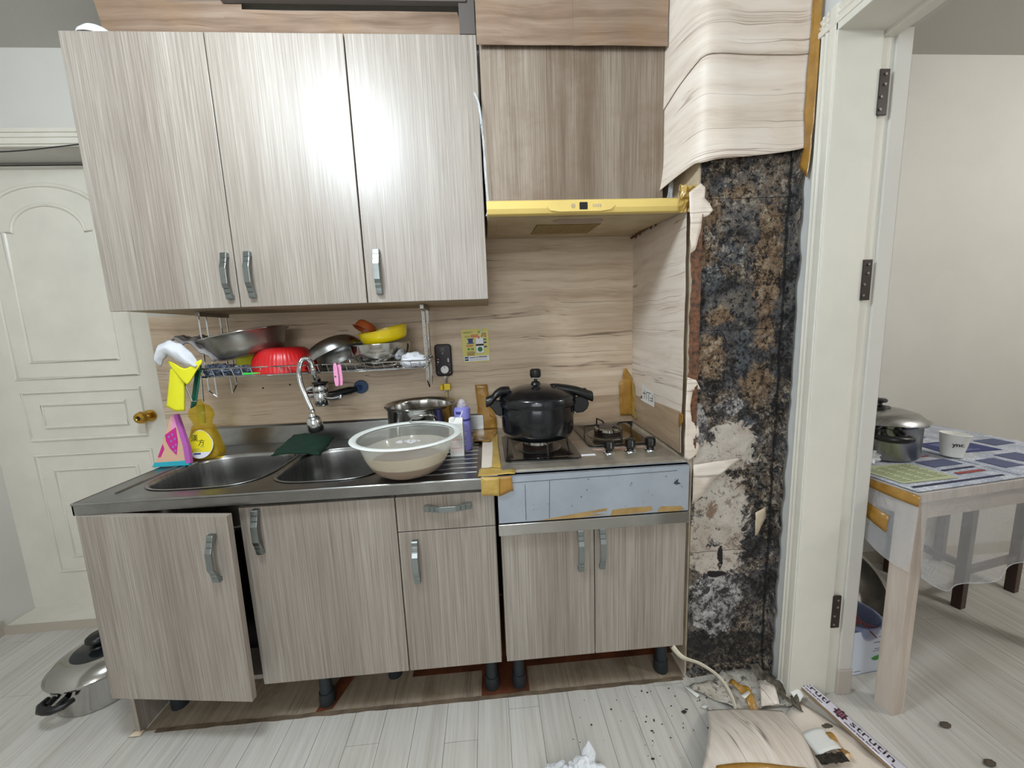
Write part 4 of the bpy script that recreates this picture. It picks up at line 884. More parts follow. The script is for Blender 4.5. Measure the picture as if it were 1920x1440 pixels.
lump('mesh_scourer', (-.880,-.232,ZR+.016), .036, .030, .018, SCOUR, 'smaller dark mesh scourer under the tilted steel basin', 'scourer', .4, 9, 5)
lump('plastic_bag', (-.290,-.205,ZR+.024), .048, .036, .030, CLOTH, 'crumpled white plastic bag at the right end of the dish rack', 'bag', .35, 3.2, 3)
tag(part('yellow_cloth', MB().grid(lambda u, v: Vector((-1.00+.13*u, -.075 - .03*math.sin(3*u), ZR+.075 - .075*v + .01*math.sin(6*u))), 10, 8), YELR, solid=.003, smooth=True, origin=(-.95,-.08,ZR)), 'folded yellow cloth behind the tilted basin', 'cloth')
pg = thing('clothes_peg', 'pink clothes peg clipped on the front rail of the dish rack', 'peg', (-.542, -.272, 1.10))
for s_ in (1, -1):
    Mp = Matrix(((1,0,0,-.545+ (0 if s_ > 0 else .010)),(0,0,-1,-.276 + (.0 if s_ > 0 else .010)),(0,1,0,1.078),(0,0,0,1)))
    part('jaw', MB().prism([(-.006,-.020),(0,-.024),(.006,-.020),(.008,.0),(.007,.045),(.005,.056),(0,.059),(-.005,.056),(-.007,.045),(-.008,.0)], Mp, .004), PINK, pg, bevel=.0015)
part('spring', MB().cyl((-.548,-.282,1.090), (-.534,-.264,1.090), .003, 8), STEELD, pg)
# cloth and gloves hanging at the rack's left end
def drape(fn, nu, nv, mat, name, lab, cat, origin, solid=.003):
    return tag(part(name, MB().grid(fn, nu, nv), mat, solid=solid, smooth=True, origin=origin, auto=70), lab, cat)
def wc(u, v):
    # upper edge runs left to right over the rail, the lower edge hangs
    top = [(-1.108,1.200),(-1.092,1.222),(-1.055,1.236),(-1.020,1.222),(-.995,1.190),(-.978,1.150)]
    low = [(-1.104,1.150),(-1.088,1.172),(-1.068,1.190),(-1.045,1.172),(-1.015,1.148),(-.985,1.142)]
    a = u*5; i = min(4, int(a)); f_ = a - i
    p = Vector(top[i])*(1-f_) + Vector(top[i+1])*f_; q = Vector(low[i])*(1-f_) + Vector(low[i+1])*f_
    x, z = p*(1-v) + q*v
    return Vector((x, -.292 - .018*math.sin(PI*v) - .010*math.sin(PI*u) + .004*noise.noise(Vector((u*7, v*4, 0))), z + .003*noise.noise(Vector((u*9, v*6, 3)))))
drape(wc, 24, 12, CLOTH, 'white_rag', 'white cloth cuff folded over the left end of the dish rack', 'cloth', (-1.05,-.29,1.2), .004)
drape(lambda u, v: Vector((-1.075 + .125*u + .02*v, -.275 + .12*v, 1.236 - .075*u*u + .006*math.sin(16*u+5*v) + .010*math.sin(PI*v) + .010*noise.noise(Vector((u*9,v*9,2))))), 28, 20, CLOTHG, 'grey_rag', 'wrinkled grey cloth lying behind the white cloth cuff', 'cloth', (-1.0,-.2,1.22), .004)
gl = thing('rubber_glove', 'yellow rubber glove hanging from the left end of the dish rack', 'glove', (-1.04, -.30, 1.18))
part('cuff', MB().grid(lambda u, v: Vector((-1.070 + .105*u, -.300 - .008*math.sin(PI*u), 1.168 - .022*math.sin(PI*u) - v*(.010 + .045*(1-abs(2*u-1))) + .004*math.sin(9*u))), 14, 8), YELR, gl, solid=.004, smooth=True, auto=70)
part('hand', MB().grid(lambda u, v: Vector((-1.074 + .044*u - v*(.032 - .010*u), -.292 - .006*math.sin(PI*u), 1.140 - v*(.128 + .018*u) + .003*math.sin(8*u))), 10, 16), YELR, gl, solid=.006, smooth=True, auto=70)
drape(lambda u, v: Vector((-1.010 + .030*u - .035*v, -.275 + .01*math.sin(5*u), 1.130 - .128*v + .02*u)), 6, 10, M('dark green glove', (20,92,70), .7), 'green_cloth', 'narrow dark green cloth hanging behind the yellow glove', 'cloth', (-1.02,-.27,1.1))

# ================================================================== wall controls and leaflet
cc = thing('boiler_control', 'dark rounded gas timer box with white dial on the wall', 'controller', (-.2, -.02, 1.11))
part('case', MB().prism(rrect(.069, .134, .014, 6, -.2005, 1.113), wallm(0,-.003,0), .026), MAROON, cc, bevel=.004, seg=3)
Wc = wallm(0, -.0292, 0)
dl = part('dial', MB().prism(ell(.0165,.0165,-.196,1.074,32), Wc, .012), WHITE, cc, bevel=.002)
flat('dial_mark', [(-.197,1.080),(-.195,1.080),(-.195,1.089),(-.197,1.089)], wallm(0,-.0412,0), MAROON, dl)
part('status_light', MB().prism(ell(.004,.0025,-.222,1.117,12), Wc, .002), M('pink lens', (210,120,130), .3), cc)
part('status_light', MB().prism(ell(.003,.003,-.2225,1.106,12), Wc, .002), WHITE, cc)
flat('arrow', [(-.184,1.114),(-.176,1.114),(-.180,1.122)], Wc, WTXT, cc); flat('arrow', [(-.184,1.111),(-.176,1.111),(-.180,1.103)], Wc, WTXT, cc)
bars('print', [(-.213,1.151,-.190,1.152),(-.213,1.163,-.190,1.164),(-.206,1.145,-.196,1.146),(-.205,1.139,-.199,1.143),(-.228,1.095,-.224,1.097),(-.178,1.093,-.174,1.095),(-.226,1.06,-.222,1.062),(-.176,1.058,-.172,1.061)], Wc, M('grey print', (150,140,140), .5), cc)
text('ON', .008, M('grey print2', (160,150,150), .5), cc, Wc @ Matrix.Translation((-.2015,1.1575,.0003)))
gv = thing('gas_valve', 'yellow handled gas valve on the pipe below the timer box', 'valve', (-.2, -.02, 1.0))
part('pipe', MB().cyl((-.1965,-.022,1.047), (-.1965,-.022,.975), .0065, 14).cyl((-.1965,-.022,1.046), (-.1965,-.022,1.036), .010, 6), STEELP, gv)
part('valve_handle', MB().box(-.205,-.034,.985,-.178,-.016,1.013).box(-.222,-.030,.985,-.209,-.018,1.010), M('bright yellow plastic', (232,200,30), .4), gv, bevel=.003)
part('hose', MB().tube(smooth_path([(-.1965,-.022,.978),(-.196,-.024,.95),(-.19,-.03,.90)], 4), .006, 10), M('beige hose', (200,180,120), .5), gv)

lf = thing('instruction_leaflet', 'pale yellow instruction leaflet hanging on a hook above the pot', 'leaflet', (-.062, -.006, 1.17))
LM_ = wallm(-.063, -.0055, 1.168) @ Matrix.Rotation(R(1.5), 4, 'Z')
part('sheet', MB().prism(rrect(.114,.140,.003,2), LM_, .0008), LYEL, lf)
L2 = LM_ @ Matrix.Translation((0,0,.0008))
flat('footer', [(-.052,-.066),(.053,-.066),(.053,-.044),(-.052,-.044)], L2, WTXT, lf)
text('서울설비시', .0095, BTXT, lf, L2 @ Matrix.Translation((-.030,.056,.0003)))
bars('red_print', [(-.018,.036,.014,.041),(-.018,.043,.014,.0465),(-.040,-.001,-.009,.003),(-.038,-.005,-.014,-.003),(.038,.034,.048,.040),(.030,.042,.050,.045)], L2, RTXT, lf)
bars('brown_print', [(-.038,-.026,-.006,-.024),(-.038,-.032,-.004,-.0285),(-.038,-.038,-.008,-.0345),(-.038,-.042,-.006,-.040),(-.045,.042,-.022,.043),(-.045,.037,-.022,.039)], L2, M('brown print', (130,90,50), .6), lf)
bars('green_print', [(-.036,-.018,-.024,-.010),(-.020,-.018,-.008,-.010),(.034,.020,.048,.028),(.026,.036,.034,.042)], L2, M('green print', (90,140,80), .6), lf)
bars('blue_picture', [(-.030,.012,-.010,.030),(-.034,.027,-.006,.031),(-.036,.008,-.006,.0115),(.034,.008,.048,.014),(.036,-.010,.048,-.004)], L2, BLUEP, lf)
part('device_outline', MB().prism(rrect(.034,.066,.005,4,.018,.000), L2, .0003), BTXT, lf)
part('device_face', MB().prism(rrect(.0325,.0645,.0045,4,.018,.000), L2, .0006), WTXT, lf)
flat('device_band', [(.002,-.002),(.034,-.002),(.034,.006),(.002,.006)], L2, BTXT, lf, .0009)
part('device_dial', MB().prism(ell(.0105,.0105,.018,-.017), L2, .0009), M('print green', (40,110,60), .6), lf)
part('device_tip', MB().prism(ell(.004,.005,.016,.033,12), L2, .0009), RED, lf)
bars('phone_block', [(-.050,-.053,-.034,-.046),(-.050,-.063,-.034,-.056)], L2, BLUEP, lf, .0008)
bars('fine_print', [(-.030,-.052,-.004,-.049),(.0,-.053,.004,-.047),(.008,-.051,.046,-.047),(-.030,-.057,.046,-.0562),(-.030,-.062,.046,-.0612),(.012,.057,.030,.059),(.012,.052,.030,.054),(.030,.047,.048,.050)], L2, M('slate print', (60,64,84), .6), lf, .0008)
part('hook', MB().tube(smooth_path([(-.044,-.008,1.262),(-.040,-.010,1.245),(-.036,-.016,1.232),(-.040,-.018,1.222),(-.034,-.014,1.226)], 5), .002, 8), WHITE, lf, smooth=True)
ss = thing('sticker', 'torn white sticker with plum lettering on the side wall by the stove', 'sticker', (.62, -.17, .95))
SWs = Matrix(((0,0,-1,.6165),(-1,0,0,0),(0,1,0,0),(0,0,0,1)))
part('paper', MB().prism([(.118,.990),(.160,.975),(.235,.965),(.240,.912),(.150,.915),(.112,.918),(.130,.945)], SWs, .0008), CARD, ss)
bars('plum_print', [(.135,.950,.165,.953),(.150,.930,.153,.965),(.170,.930,.173,.960),(.17,.958,.21,.961),(.190,.925,.193,.955),(.205,.93,.225,.933),(.205,.94,.225,.943),(.225,.93,.228,.96),(.118,.925,.128,.937)], Matrix.Translation((-.0009,0,0)) @ SWs, MTXT, ss)
# ================================================================== large pot on the floor, left
fx, fy_ = -1.452, -.315
fp = thing('lidded_pot', 'large stainless lidded pot standing on the floor at the left', 'pot', (fx, fy_, 0))
part('pot_body', MB().lathe([(0,.0),(.112,.0),(.120,.006),(.124,.020),(.126,.105),(.131,.112),(.128,.114),(.122,.108),(0,.108)], (fx,fy_,0), 64), STEELP, fp, smooth=True, auto=45)
part('rim', MB().lathe([(.124,.108),(.137,.112),(.139,.118),(.134,.120)], (fx,fy_,0), 64), STEELP, fp, smooth=True)
l2 = part('lid', MB().lathe([(.136,.117),(.132,.124),(.118,.140),(.095,.152),(.075,.158),(0,.158)], (fx,fy_,0), 64), STEELP, fp, smooth=True, auto=60)
part('glass_disc', MB().lathe([(.074,.1575),(.072,.160),(.040,.166),(0,.168)], (fx,fy_,0), 48), M('dark glass', (30,34,36), .08), l2, smooth=True)
part('knob', MB().lathe([(0,.166),(.026,.167),(.024,.172),(.012,.176),(.012,.182),(.026,.186),(.033,.193),(.032,.204),(.024,.211),(0,.213)], (fx,fy_,0), 32), BLACK, l2, smooth=True, auto=45)
def sidehandle(cx, cy, r, z, ang, par):
    a = R(ang); e = Vector((math.cos(a), math.sin(a), 0)); n_ = Vector((-e.y, e.x, 0)); c_ = Vector((cx, cy, z))
    h = part('side_handle', MB().tube([c_ + e*(r-.002) - n_*.045, c_ + e*(r+.022) - n_*.040, c_ + e*(r+.036) - n_*.018, c_ + e*(r+.038), c_ + e*(r+.036) + n_*.018, c_ + e*(r+.022) + n_*.040, c_ + e*(r-.002) + n_*.045], [.008,.010,.012,.012,.012,.010,.008], 12), BLACK, par, smooth=True)
    part('mount', MB().tube([c_ + e*(r-.002) - n_*.020 + Vector((0,0,.004)), c_ + e*(r+.02) - n_*.018], .009, 8).tube([c_ + e*(r-.002) + n_*.020 + Vector((0,0,.004)), c_ + e*(r+.02) + n_*.018], .009, 8), BLACK, h)
sidehandle(fx, fy_, .127, .082, -97, fp)
tag(part('foam_wad', MB().grid(lambda u, v: Vector((-1.200+.035*u, -.52+.02*v, .004+.006*math.sin(PI*u)*math.sin(PI*v))), 6, 4), BARE, solid=.003, smooth=True, origin=(-1.19,-.51,.004)), 'small cream wad under the cabinet side panel foot', 'wad')

# ================================================================== torn paper and debris round the pier foot
FM = Matrix.Translation((0,0,.0025))
def litter(name, poly, mat, lab, cat='paper', amp=.006, seed=1, z=.0025, n=4, grp=None, solid=.001):
    o = scrap(name, poly, Matrix.Translation((0,0,z)), mat, None, amp, seed, solid=solid, n=n, origin=(poly[0][0], poly[0][1], z)); return tag(o, lab, cat, grp)
m, nt, b = newmat('mouldy paper backing'); g = G(nt); P = g.pos()
cc_ = g.ramp(g.noise(P, 14, 6, .7), [(.35,(168,158,142)),(.6,(206,200,190))]); cc_ = g.mix(g.ramp(g.noise(P, 60, 8, .8), [(.40, .9), (.48, 0.0)]), cc_, (70,64,54)); g.put(b.inputs['Base Color'], cc_); b.inputs['Roughness'].default_value = .9; MBACK = m
litter('torn_backing', [(.60,-.540),(.70,-.535),(.76,-.500),(.87,-.500),(.93,-.575),(.90,-.640),(.82,-.635),(.74,-.645),(.69,-.61)], MBACK, 'mould spotted torn wallpaper backing lying at the foot of the pier', amp=.014, seed=3, z=.004, n=5)
litter('torn_backing', [(.845,-.505),(.885,-.500),(.935,-.60),(.915,-.665),(.88,-.64),(.86,-.57)], M('black spotted paper', (120,112,98), .9, c2=(34,30,26), vscale=60), 'black spotted strip of torn paper beside the doorway', amp=.030, seed=8, z=.008, n=5)
litter('torn_liner', [(.90,-.545),(.925,-.545),(.948,-.60),(.945,-.63),(.92,-.640),(.908,-.60)], CARD, 'white torn liner flap at the bottom of the casing', amp=.022, seed=5, z=.015, n=4)
litter('floor_paper', [(.86,-.66),(.935,-.62),(1.02,-.76),(1.10,-.95),(.80,-.95),(.80,-.80)], SHEETL, 'flat pale wood print sheet on the floor beside the threshold strip', amp=.003, seed=6, z=.0035, n=5)
# the curled wood print sheet on the floor
def curl(u, v):
    # u across (left to right), v from the pier towards the viewer
    x = .620 + .235*u - v*(.205*(1-u) + .090*u); y = -.632 - .30*v - .02*u
    z = .012 + .070*math.sin(PI*min(1, .08 + v*.92))*(.62+.38*math.cos(PI*(u-.35)))
    z += .04*max(0, u-.7)*v - .01*(1-v)
    return Vector((x + .012*math.sin(5*v), y, max(.008, z)))
CURLM = grain('curled oak print sheet', ((190,176,162), (220,208,196), (236,228,220)), (26, 2.4, 2.4), (84,66,54), .8, .022, rough=.5, wob=1.3, sv=(1.6,1,1), lmask=.44)
cs = thing('curled_sheet', 'large curled wood print wall sheet lying torn off on the floor', 'wallpaper', (.75, -.75, .01))
part('sheet', MB().grid(curl, 24, 30), CURLM, cs, smooth=True, solid=.0015)
part('torn_tongue', MB().grid(lambda u, v: Vector((.795 + .060*u + .055*v*(1-.3*u), -.640 + .085*v, .020 + .012*math.sin(PI*v) + .005*noise.noise(Vector((u*4, v*6, 2))))), 8, 10), CURLM, cs, smooth=True, solid=.0012)
part('tape_edge', MB().grid(lambda u, v: curl(.12+.86*u, .60 + .05*v) + Vector((0, -.0, .003)), 20, 2), TAPE, cs, solid=.0006, smooth=True)
cs2 = thing('backing_flap', 'white backing flap with brown tape and mould beside the curled sheet', 'wallpaper', (.93, -.78, .02))
part('flap', MB().grid(lambda u, v: Vector((.845 + .080*u, -.730 - .060*v + .01*u, .022 + .008*math.sin(3*u) + .004*v)), 8, 6), CARD, cs2, solid=.0012, smooth=True)
part('tape', MB().grid(lambda u, v: Vector((.915 + .018*u, -.735 - .070*v, .026 + .006*math.sin(9*v))), 3, 8), TAPE, cs2, solid=.0008)
part('mould_edge', MB().grid(lambda u, v: Vector((.835 + .08*u, -.790 - .022*v + .006*noise.noise(Vector((u*9,v*3,1))), .030 + .008*noise.noise(Vector((u*16,v*9,4))))), 16, 6), M('black mould crust', (60,52,40), .9, c2=(20,18,16), vscale=80), cs2, solid=.003)
# peeled white strip that arches out from under the cabinet
def ribbon(pts, wd, mat, nm, lab, cat, dirv=(0,0,1), tw=0, solid=.0015):
    P_ = smooth_path(pts, 8); n = len(P_)-1; D = Vector(dirv)
    def f(u, v):
        i = int(round(u*n)); w_ = wd*(1-.45*u); return P_[i] + (Matrix.Rotation(tw*u, 3, 'X') @ D)*w_*(v-.5)
    return tag(part(nm, MB().grid(f, n, 3), mat, solid=solid, smooth=True, origin=tuple(P_[0])), lab, cat)
ribbon([(.560,-.525,.150),(.585,-.545,.125),(.640,-.560,.108),(.690,-.585,.078),(.715,-.610,.035),(.715,-.635,.004)], .024, M('cream peeled strip', (222,214,194), .6), 'peeled_strip', 'cream peeled strip arching from under the stove cabinet to the floor', 'strip', (.25,-.35,.9), .6)
litter('tape_scrap', [(.735,-.565),(.765,-.555),(.785,-.60),(.775,-.66),(.75,-.655),(.757,-.61)], TAPE, 'crumpled brown tape scrap on the torn paper by the pier', 'tape', .030, 4, .012)
litter('paper_chip', [(.742,-.618),(.775,-.605),(.780,-.612),(.747,-.630)], CARD, 'white paper chip lying on the crumpled brown tape', amp=.004, seed=2, z=.040, n=1)
litter('paper_chip', [(.595,-.545),(.610,-.542),(.628,-.580),(.616,-.585)], CARD, 'long cream chip just in front of the cabinet corner leg', amp=.008, seed=7, z=.010, n=2, grp='torn chips on the floor')
litter('paper_chip', [(.615,-.610),(.632,-.603),(.640,-.612),(.625,-.618)], CARD, 'tiny cream chip left of the tape scrap on the floor', amp=.006, seed=9, n=1, grp='torn chips on the floor')
litter('paper_chip', [(.640,-.655),(.662,-.652),(.668,-.690),(.650,-.700)], CARD, 'cream chip at the upper left corner of the curled sheet', amp=.006, seed=11, z=.012, n=1, grp='torn chips on the floor')
# small dark crumbs: stuff
mb = MB()
for k in range(130):
    a = random.random(); x = random.gauss(.56, .13); y = random.uniform(-.85, -.53); s = random.uniform(.0010, .0035)
    if .49 < x and y < -.68: continue
    mb.lathe([(0,0),(s,s*.3),(s*.6,s),(0,s*1.1)], (x, y, .0), 5, None, 1, random.uniform(.5,1))
for (x, y, s) in ((.435,-.77,.008),(.37,-.80,.007),(.40,-.735,.006),(.24,-.742,.006),(.555,-.618,.010),(.43,-.662,.005)): mb.lathe([(0,0),(s,s*.3),(s*.6,s*.6),(0,s*.7)], (x, y, 0), 7, None, 1, .45)
tag(part('plaster_crumbs', mb, M('dark crumbs', (46,42,40), .9), origin=(.5,-.65,0)), 'dark mould crumbs scattered over the floor near the pier', 'debris')['kind'] = 'stuff'
for (x, y, lab) in ((1.30,-.735,'dark grey flake on the side room floor right of the table leg'), (1.30,-.835,'small dark flake at the bottom edge of the side room floor'), (.955,-.705,'brown crumpled flake lying against the printed strip')):
    lump('flake', (x, y, .005), .016, .008, .004, M('grey brown flake', (84,74,64), .8), lab, 'debris', .4, 7, x*9, 3)
# crumpled kitchen paper at the lower edge
cp_ = thing('crumpled_paper', 'crumpled white plastic bag with plum lettering on the floor at the bottom edge', 'litter', (.17, -.76, 0))
def crm(c, s, seed):
    bm = bmesh.new(); bmesh.ops.create_icosphere(bm, subdivisions=4, radius=1); mb = MB(); bm.verts.index_update()
    for v in bm.verts:
        k = .8 + .55*abs(noise.noise(v.co*1.6 + Vector((seed,0,0)))) - .40*abs(noise.noise(v.co*4 + Vector((0,seed,0))))
        mb.v.append(Vector((c[0]+v.co.x*s[0]*k, c[1]+v.co.y*s[1]*k, max(.001, c[2]+v.co.z*s[2]*k))))
    mb.f = [[q.index for q in f.verts] for f in bm.faces]; bm.free(); return mb
part('bag', crm((.195,-.770,.022), (.060,.045,.040), 4), TOILET, cp_, auto=30)
part('bag_fold', crm((.120,-.765,.014), (.055,.040,.028), 9), TOILET, cp_, auto=30)
part('bag_peak', MB().grid(lambda u, v: Vector((.185+.035*u+.012*v, -.755-.01*u+.02*v, .035 + (.058*v)*(1-abs(1.3*u-.65)) + .006*noise.noise(Vector((u*7,v*7,2))))), 8, 8), TOILET, cp_, solid=.0008)
mb = MB()
for k in range(16):
    x = random.uniform(.155,.225); z = random.uniform(.030,.058); a = random.uniform(-1,1)
    y = -.822 + random.uniform(-.004,.03)
    mb.tube([(x,y+.004,z),(x+.012*math.cos(a),y+.004,z+.010*math.sin(a))], .0010, 5)
part('plum_print', mb, MTXT, cp_)

# ================================================================== printed threshold strip
ts = thing('threshold_strip', 'white plastic threshold strip printed with black script lettering', 'strip', (1.0, -.66, .02))
A = Vector((.950, -.545, .052)); B = Vector((1.062, -.905, .010)); ex = (B-A).normalized(); ey = Vector((0,0,1)).cross(ex).normalized(); ez = ex.cross(ey)
TS = Matrix(((ex.x,ey.x,ez.x,A.x),(ex.y,ey.y,ez.y,A.y),(ex.z,ey.z,ez.z,A.z),(0,0,0,1))); Lt = (B-A).length
part('core', MB().box(0,-.020,-.012,Lt*.82,.016,-.001,TS), M('brown board edge', (150,128,100), .7), ts)
part('film', MB().grid(lambda u, v: TS @ Vector((Lt*1.02*u, -.021 + .040*v, .0005 + .0015*noise.noise(Vector((u*20,v*4,1))) + .0022*math.sin(PI*v))), 40, 6), M('printed lilac film', (206,202,212), .25, coat=.4), ts, smooth=True, solid=.0006)
def lt(s_, size, x, y, ext=.0004): return text(s_, size, MTXT if size < .012 else M('plum black print', (34,20,30), .4), ts, TS @ Matrix.Translation((x, y, .0036)), ext, align='LEFT', sxy=1.35)
lt('struti', .028, .050, .003); lt('Wood style for you', .0072, .045, -.0145)
lt('strutin', .029, .188, .003); lt('Wood style for you', .0078, .180, -.0145); lt('to the', .0078, .290, -.0145)
em = part('emblem', MB().prism([((.0150+.0025*math.cos(8*2*PI*k/64))*math.cos(2*PI*k/64)+.163, (.0150+.0025*math.cos(8*2*PI*k/64))*math.sin(2*PI*k/64)+.001) for k in range(64)], TS @ Matrix.Translation((0,0,.0034)), .0004), MTXT, ts)
mb = MB()
for k in range(3):
    for sgn in (0, 1):
        q = .154 + .006*k; r0 = -.005 + .006*k
        q += .003; rr_ = (q-.00025, -.007, q+.00025, .009) if sgn == 0 else (.155, r0-.00025, .171, r0+.00025)
        mb.prism([(rr_[0],rr_[1]),(rr_[2],rr_[1]),(rr_[2],rr_[3]),(rr_[0],rr_[3])], TS @ Matrix.Translation((0,0,.0039)), .0003)
part('knot_lines', mb, M('pink knot lines', (220,150,170), .5), em)

# ================================================================== side room: table and what is on it
TR = R(6.5); tx, ty = 1.172, -.702
TT = Matrix.Translation((tx, ty, 0)) @ Matrix.Rotation(TR, 4, 'Z')
TW, TD = .86, .56
tb = thing('table', 'pale wood dining table covered with newspaper and clear plastic', 'table', (1.55, -.4, 0))
part('tabletop', MB().box(0,0,.700,TW,TD,.728,TT), PALEW, tb, bevel=.002)
for (x, y) in ((.008,.008), (TW-.058,.008), (.008,TD-.058), (TW-.058,TD-.058)):
    lg = part('leg', MB().box(x,y,0,x+.042,y+.052,.70,TT), PALEW, tb, bevel=.0015)
part('apron', MB().box(.044,.016,.640,TW-.058,.034,.70,TT).box(.044,TD-.036,.640,TW-.058,TD-.018,.70,TT), PALEW2, tb)
part('apron', MB().box(.016,.06,.640,.034,TD-.058,.70,TT).box(TW-.036,.06,.640,TW-.018,TD-.058,.70,TT), PALEW2, tb)
# clear plastic cover
def coverf(u, v):
    x = -.006 + (TW+.012)*u; d = v
    return TT @ Vector((x, -.006 - .010*math.sin(9*u+1)*v - .014*math.sin(23*u)*v*v - .012*v, .7305 - (.285 + .02*math.sin(7*u) - .05*math.exp(-u*14))*v))
def coverl(u, v):
    y = -.006 + (TD*.9)*u
    return TT @ Vector((-.006 - .012*v - .012*v*math.sin(8*u), y, .7305 - (.235 - .10*math.sin(3*u) + .02*math.sin(11*u))*v))
cv = thing('plastic_cover', 'clear plastic sheet hanging over the table edges', 'cover', (1.55, -.4, .731))
part('top', MB().grid(lambda u, v: TT @ Vector((-.006+(TW+.012)*u, -.006+(TD+.012)*v, .7298 + .0004*math.sin(30*u))), 12, 8), FILM, cv, smooth=True)
part('front_drop', MB().grid(coverf, 40, 14), FILM, cv, smooth=True)
part('side_drop', MB().grid(coverl, 24, 12), FILM, cv, smooth=True)
part('hem', MB().tube([coverf(k/40, 1) for k in range(41)], .0016, 5).tube([coverf(.62+.03*math.sin(9*k/10)+.01*k/10, k/10) for k in range(11)], .002, 5), CTAPE, cv, smooth=True)
part('tape_band', MB().grid(lambda u, v: coverl(u, .02 + .14*v) + Vector((-.002,0,0)), 20, 3), TAPE, cv, smooth=True, solid=.0006, label='brown tape along the table edge')
part('tape_band', MB().grid(lambda u, v: coverl(.12+.75*u, .42 + .24*v) + Vector((-.002,0,0)), 16, 3), TAPE, cv, smooth=True, solid=.0006, label='brown tape patch lower on the plastic')
# newspaper
m, nt, b = newmat('newsprint'); g = G(nt); P = g.obj()
X, Y, Z = g.sep(P)
ln = g.math('FRACT', g.math('MULTIPLY', Y, 130)); nz = g.noise(g.scale(P, (220, 60, 1)), 1, 2, .5); colg = g.math('FRACT', g.math('MULTIPLY', X, 14))
tm = g.math('MULTIPLY', g.math('MULTIPLY', g.math('GREATER_THAN', ln, .45), g.math('GREATER_THAN', nz, .46)), g.math('GREATER_THAN', colg, .08))
blk = g.noise(P, 11, 1); g.put(b.inputs['Base Color'], g.mix(g.math('MULTIPLY', tm, .55), g.ramp(blk, [(.4,(176,182,196)),(.6,(202,206,214))]), (70,74,96))); b.inputs['Roughness'].default_value = .8; NEWS = m
nw = thing('newspaper', 'spread newspaper sheets covering the table top', 'newspaper', (1.5, -.45, .732))
NM = TT @ Matrix.Translation((.0, .004, .7310))
def nsheet(x0, y0, x1, y1, z, seed, a=0):
    Mx = NM @ Matrix.Rotation(R(a), 4, 'Z')
    return part('sheet', MB().grid(lambda u, v: Mx @ Vector((x0+(x1-x0)*u, y0+(y1-y0)*v, z + .0012*noise.noise(Vector((u*5,v*5,seed))))), 14, 10), NEWS, nw, solid=.0004, smooth=True)
s1 = nsheet(-.002, .0, .44, .53, .0016, 1); s2 = nsheet(.40, .02, .85, .55, .0030, 2, -1)
NP = NM @ Matrix.Translation((0,0,.0036))
flat('advert', [(.020,.050),(.215,.040),(.215,.165),(.060,.185),(.018,.150)], NP, M('yellow green newsprint', (178,184,148), .8), s1, .0006)
flat('advert', [(.44,.20),(.66,.18),(.66,.30),(.46,.31)], NP @ Matrix.Translation((0,0,.0008)), M('navy newsprint', (42,52,110), .6), s2, .0008)
RN = M('red newsprint', (150,70,70), .8)
for q_ in ((.06,.215,.20,.232),(.25,.06,.36,.072),(.24,.20,.36,.206),(.05,.19,.10,.200)): bars('headline', [q_], NP, RN, s1, .0008)
DN = M('dark newsprint', (44,46,76), .8)
for q_ in ((.015,.020,.36,.028),(.12,.240,.19,.256),(.24,.09,.37,.098)): bars('headline', [q_], NP, DN, s1, .0007)
mb = MB()
for r0 in range(14):
    for c0 in range(4): mb.prism([(.03+.045*c0,.060+.0075*r0),(.068+.045*c0-.006*(r0%3),.060+.0075*r0),(.068+.045*c0-.006*(r0%3),.0625+.0075*r0),(.03+.045*c0,.0625+.0075*r0)], NP @ Matrix.Translation((0,0,.0007)), .0002)
part('fine_print', mb, M('grey green print', (100,110,80), .8), s1)
mb = MB()
for r0 in range(10): mb.prism([(.50,.205+.009*r0),(.60-.02*(r0%3),.205+.009*r0),(.60-.02*(r0%3),.208+.009*r0),(.50,.208+.009*r0)], NP @ Matrix.Translation((0,0,.0017)), .0002)
part('fine_print', mb, M('pale print', (150,156,190), .8), s2)
SP = M('slate newsprint', (84,90,120), .8)
for q_ in ((.25,.12,.37,.17),(.26,.26,.36,.33),(.05,.27,.17,.31),(.05,.34,.12,.42),(.24,.38,.38,.45)): bars('picture_block', [q_], NP, SP, s1, .0006)
for q_ in ((.44,.06,.52,.13),(.56,.08,.66,.15),(.70,.22,.80,.28),(.44,.36,.60,.40)): bars('picture_block', [q_], NP, SP, s2, .0016)
# pot, cup, tissue on the table
ZTB = .7355
px_, py_ = 1.375, -.385
p2_ = thing('stainless_pot', 'stainless lidded pot with black handles on the newspaper covered table', 'pot', (px_, py_, ZTB))
part('pot_body', MB().lathe([(0,0),(.112,0),(.119,.008),(.120,.115),(.122,.118),(0,.118)], (px_,py_,ZTB), 64), STEEL, p2_, smooth=True, auto=45)
part('rim', MB().lathe([(.119,.112),(.134,.120),(.138,.127),(.132,.126),(.120,.120)], (px_,py_,ZTB), 64), STEELP, p2_, smooth=True)
l3 = part('lid', MB().lathe([(.133,.122),(.128,.132),(.108,.150),(.070,.162),(.030,.167),(0,.168)], (px_,py_,ZTB), 64), STEEL, p2_, smooth=True, auto=60)
part('knob', MB().lathe([(0,.166),(.036,.167),(.034,.171),(.014,.175),(.012,.182),(.024,.186),(.027,.193),(.022,.198),(0,.199)], (px_,py_,ZTB), 32), BLACK, l3, smooth=True, auto=45)
sidehandle(px_, py_, .120, ZTB+.088, -118, p2_)
cu_ = thing('paper_cup', 'white paper cup with black lettering standing right of the pot', 'cup', (1.566, -.475, ZTB))
CUM = Matrix.Rotation(R(4), 4, 'Y')
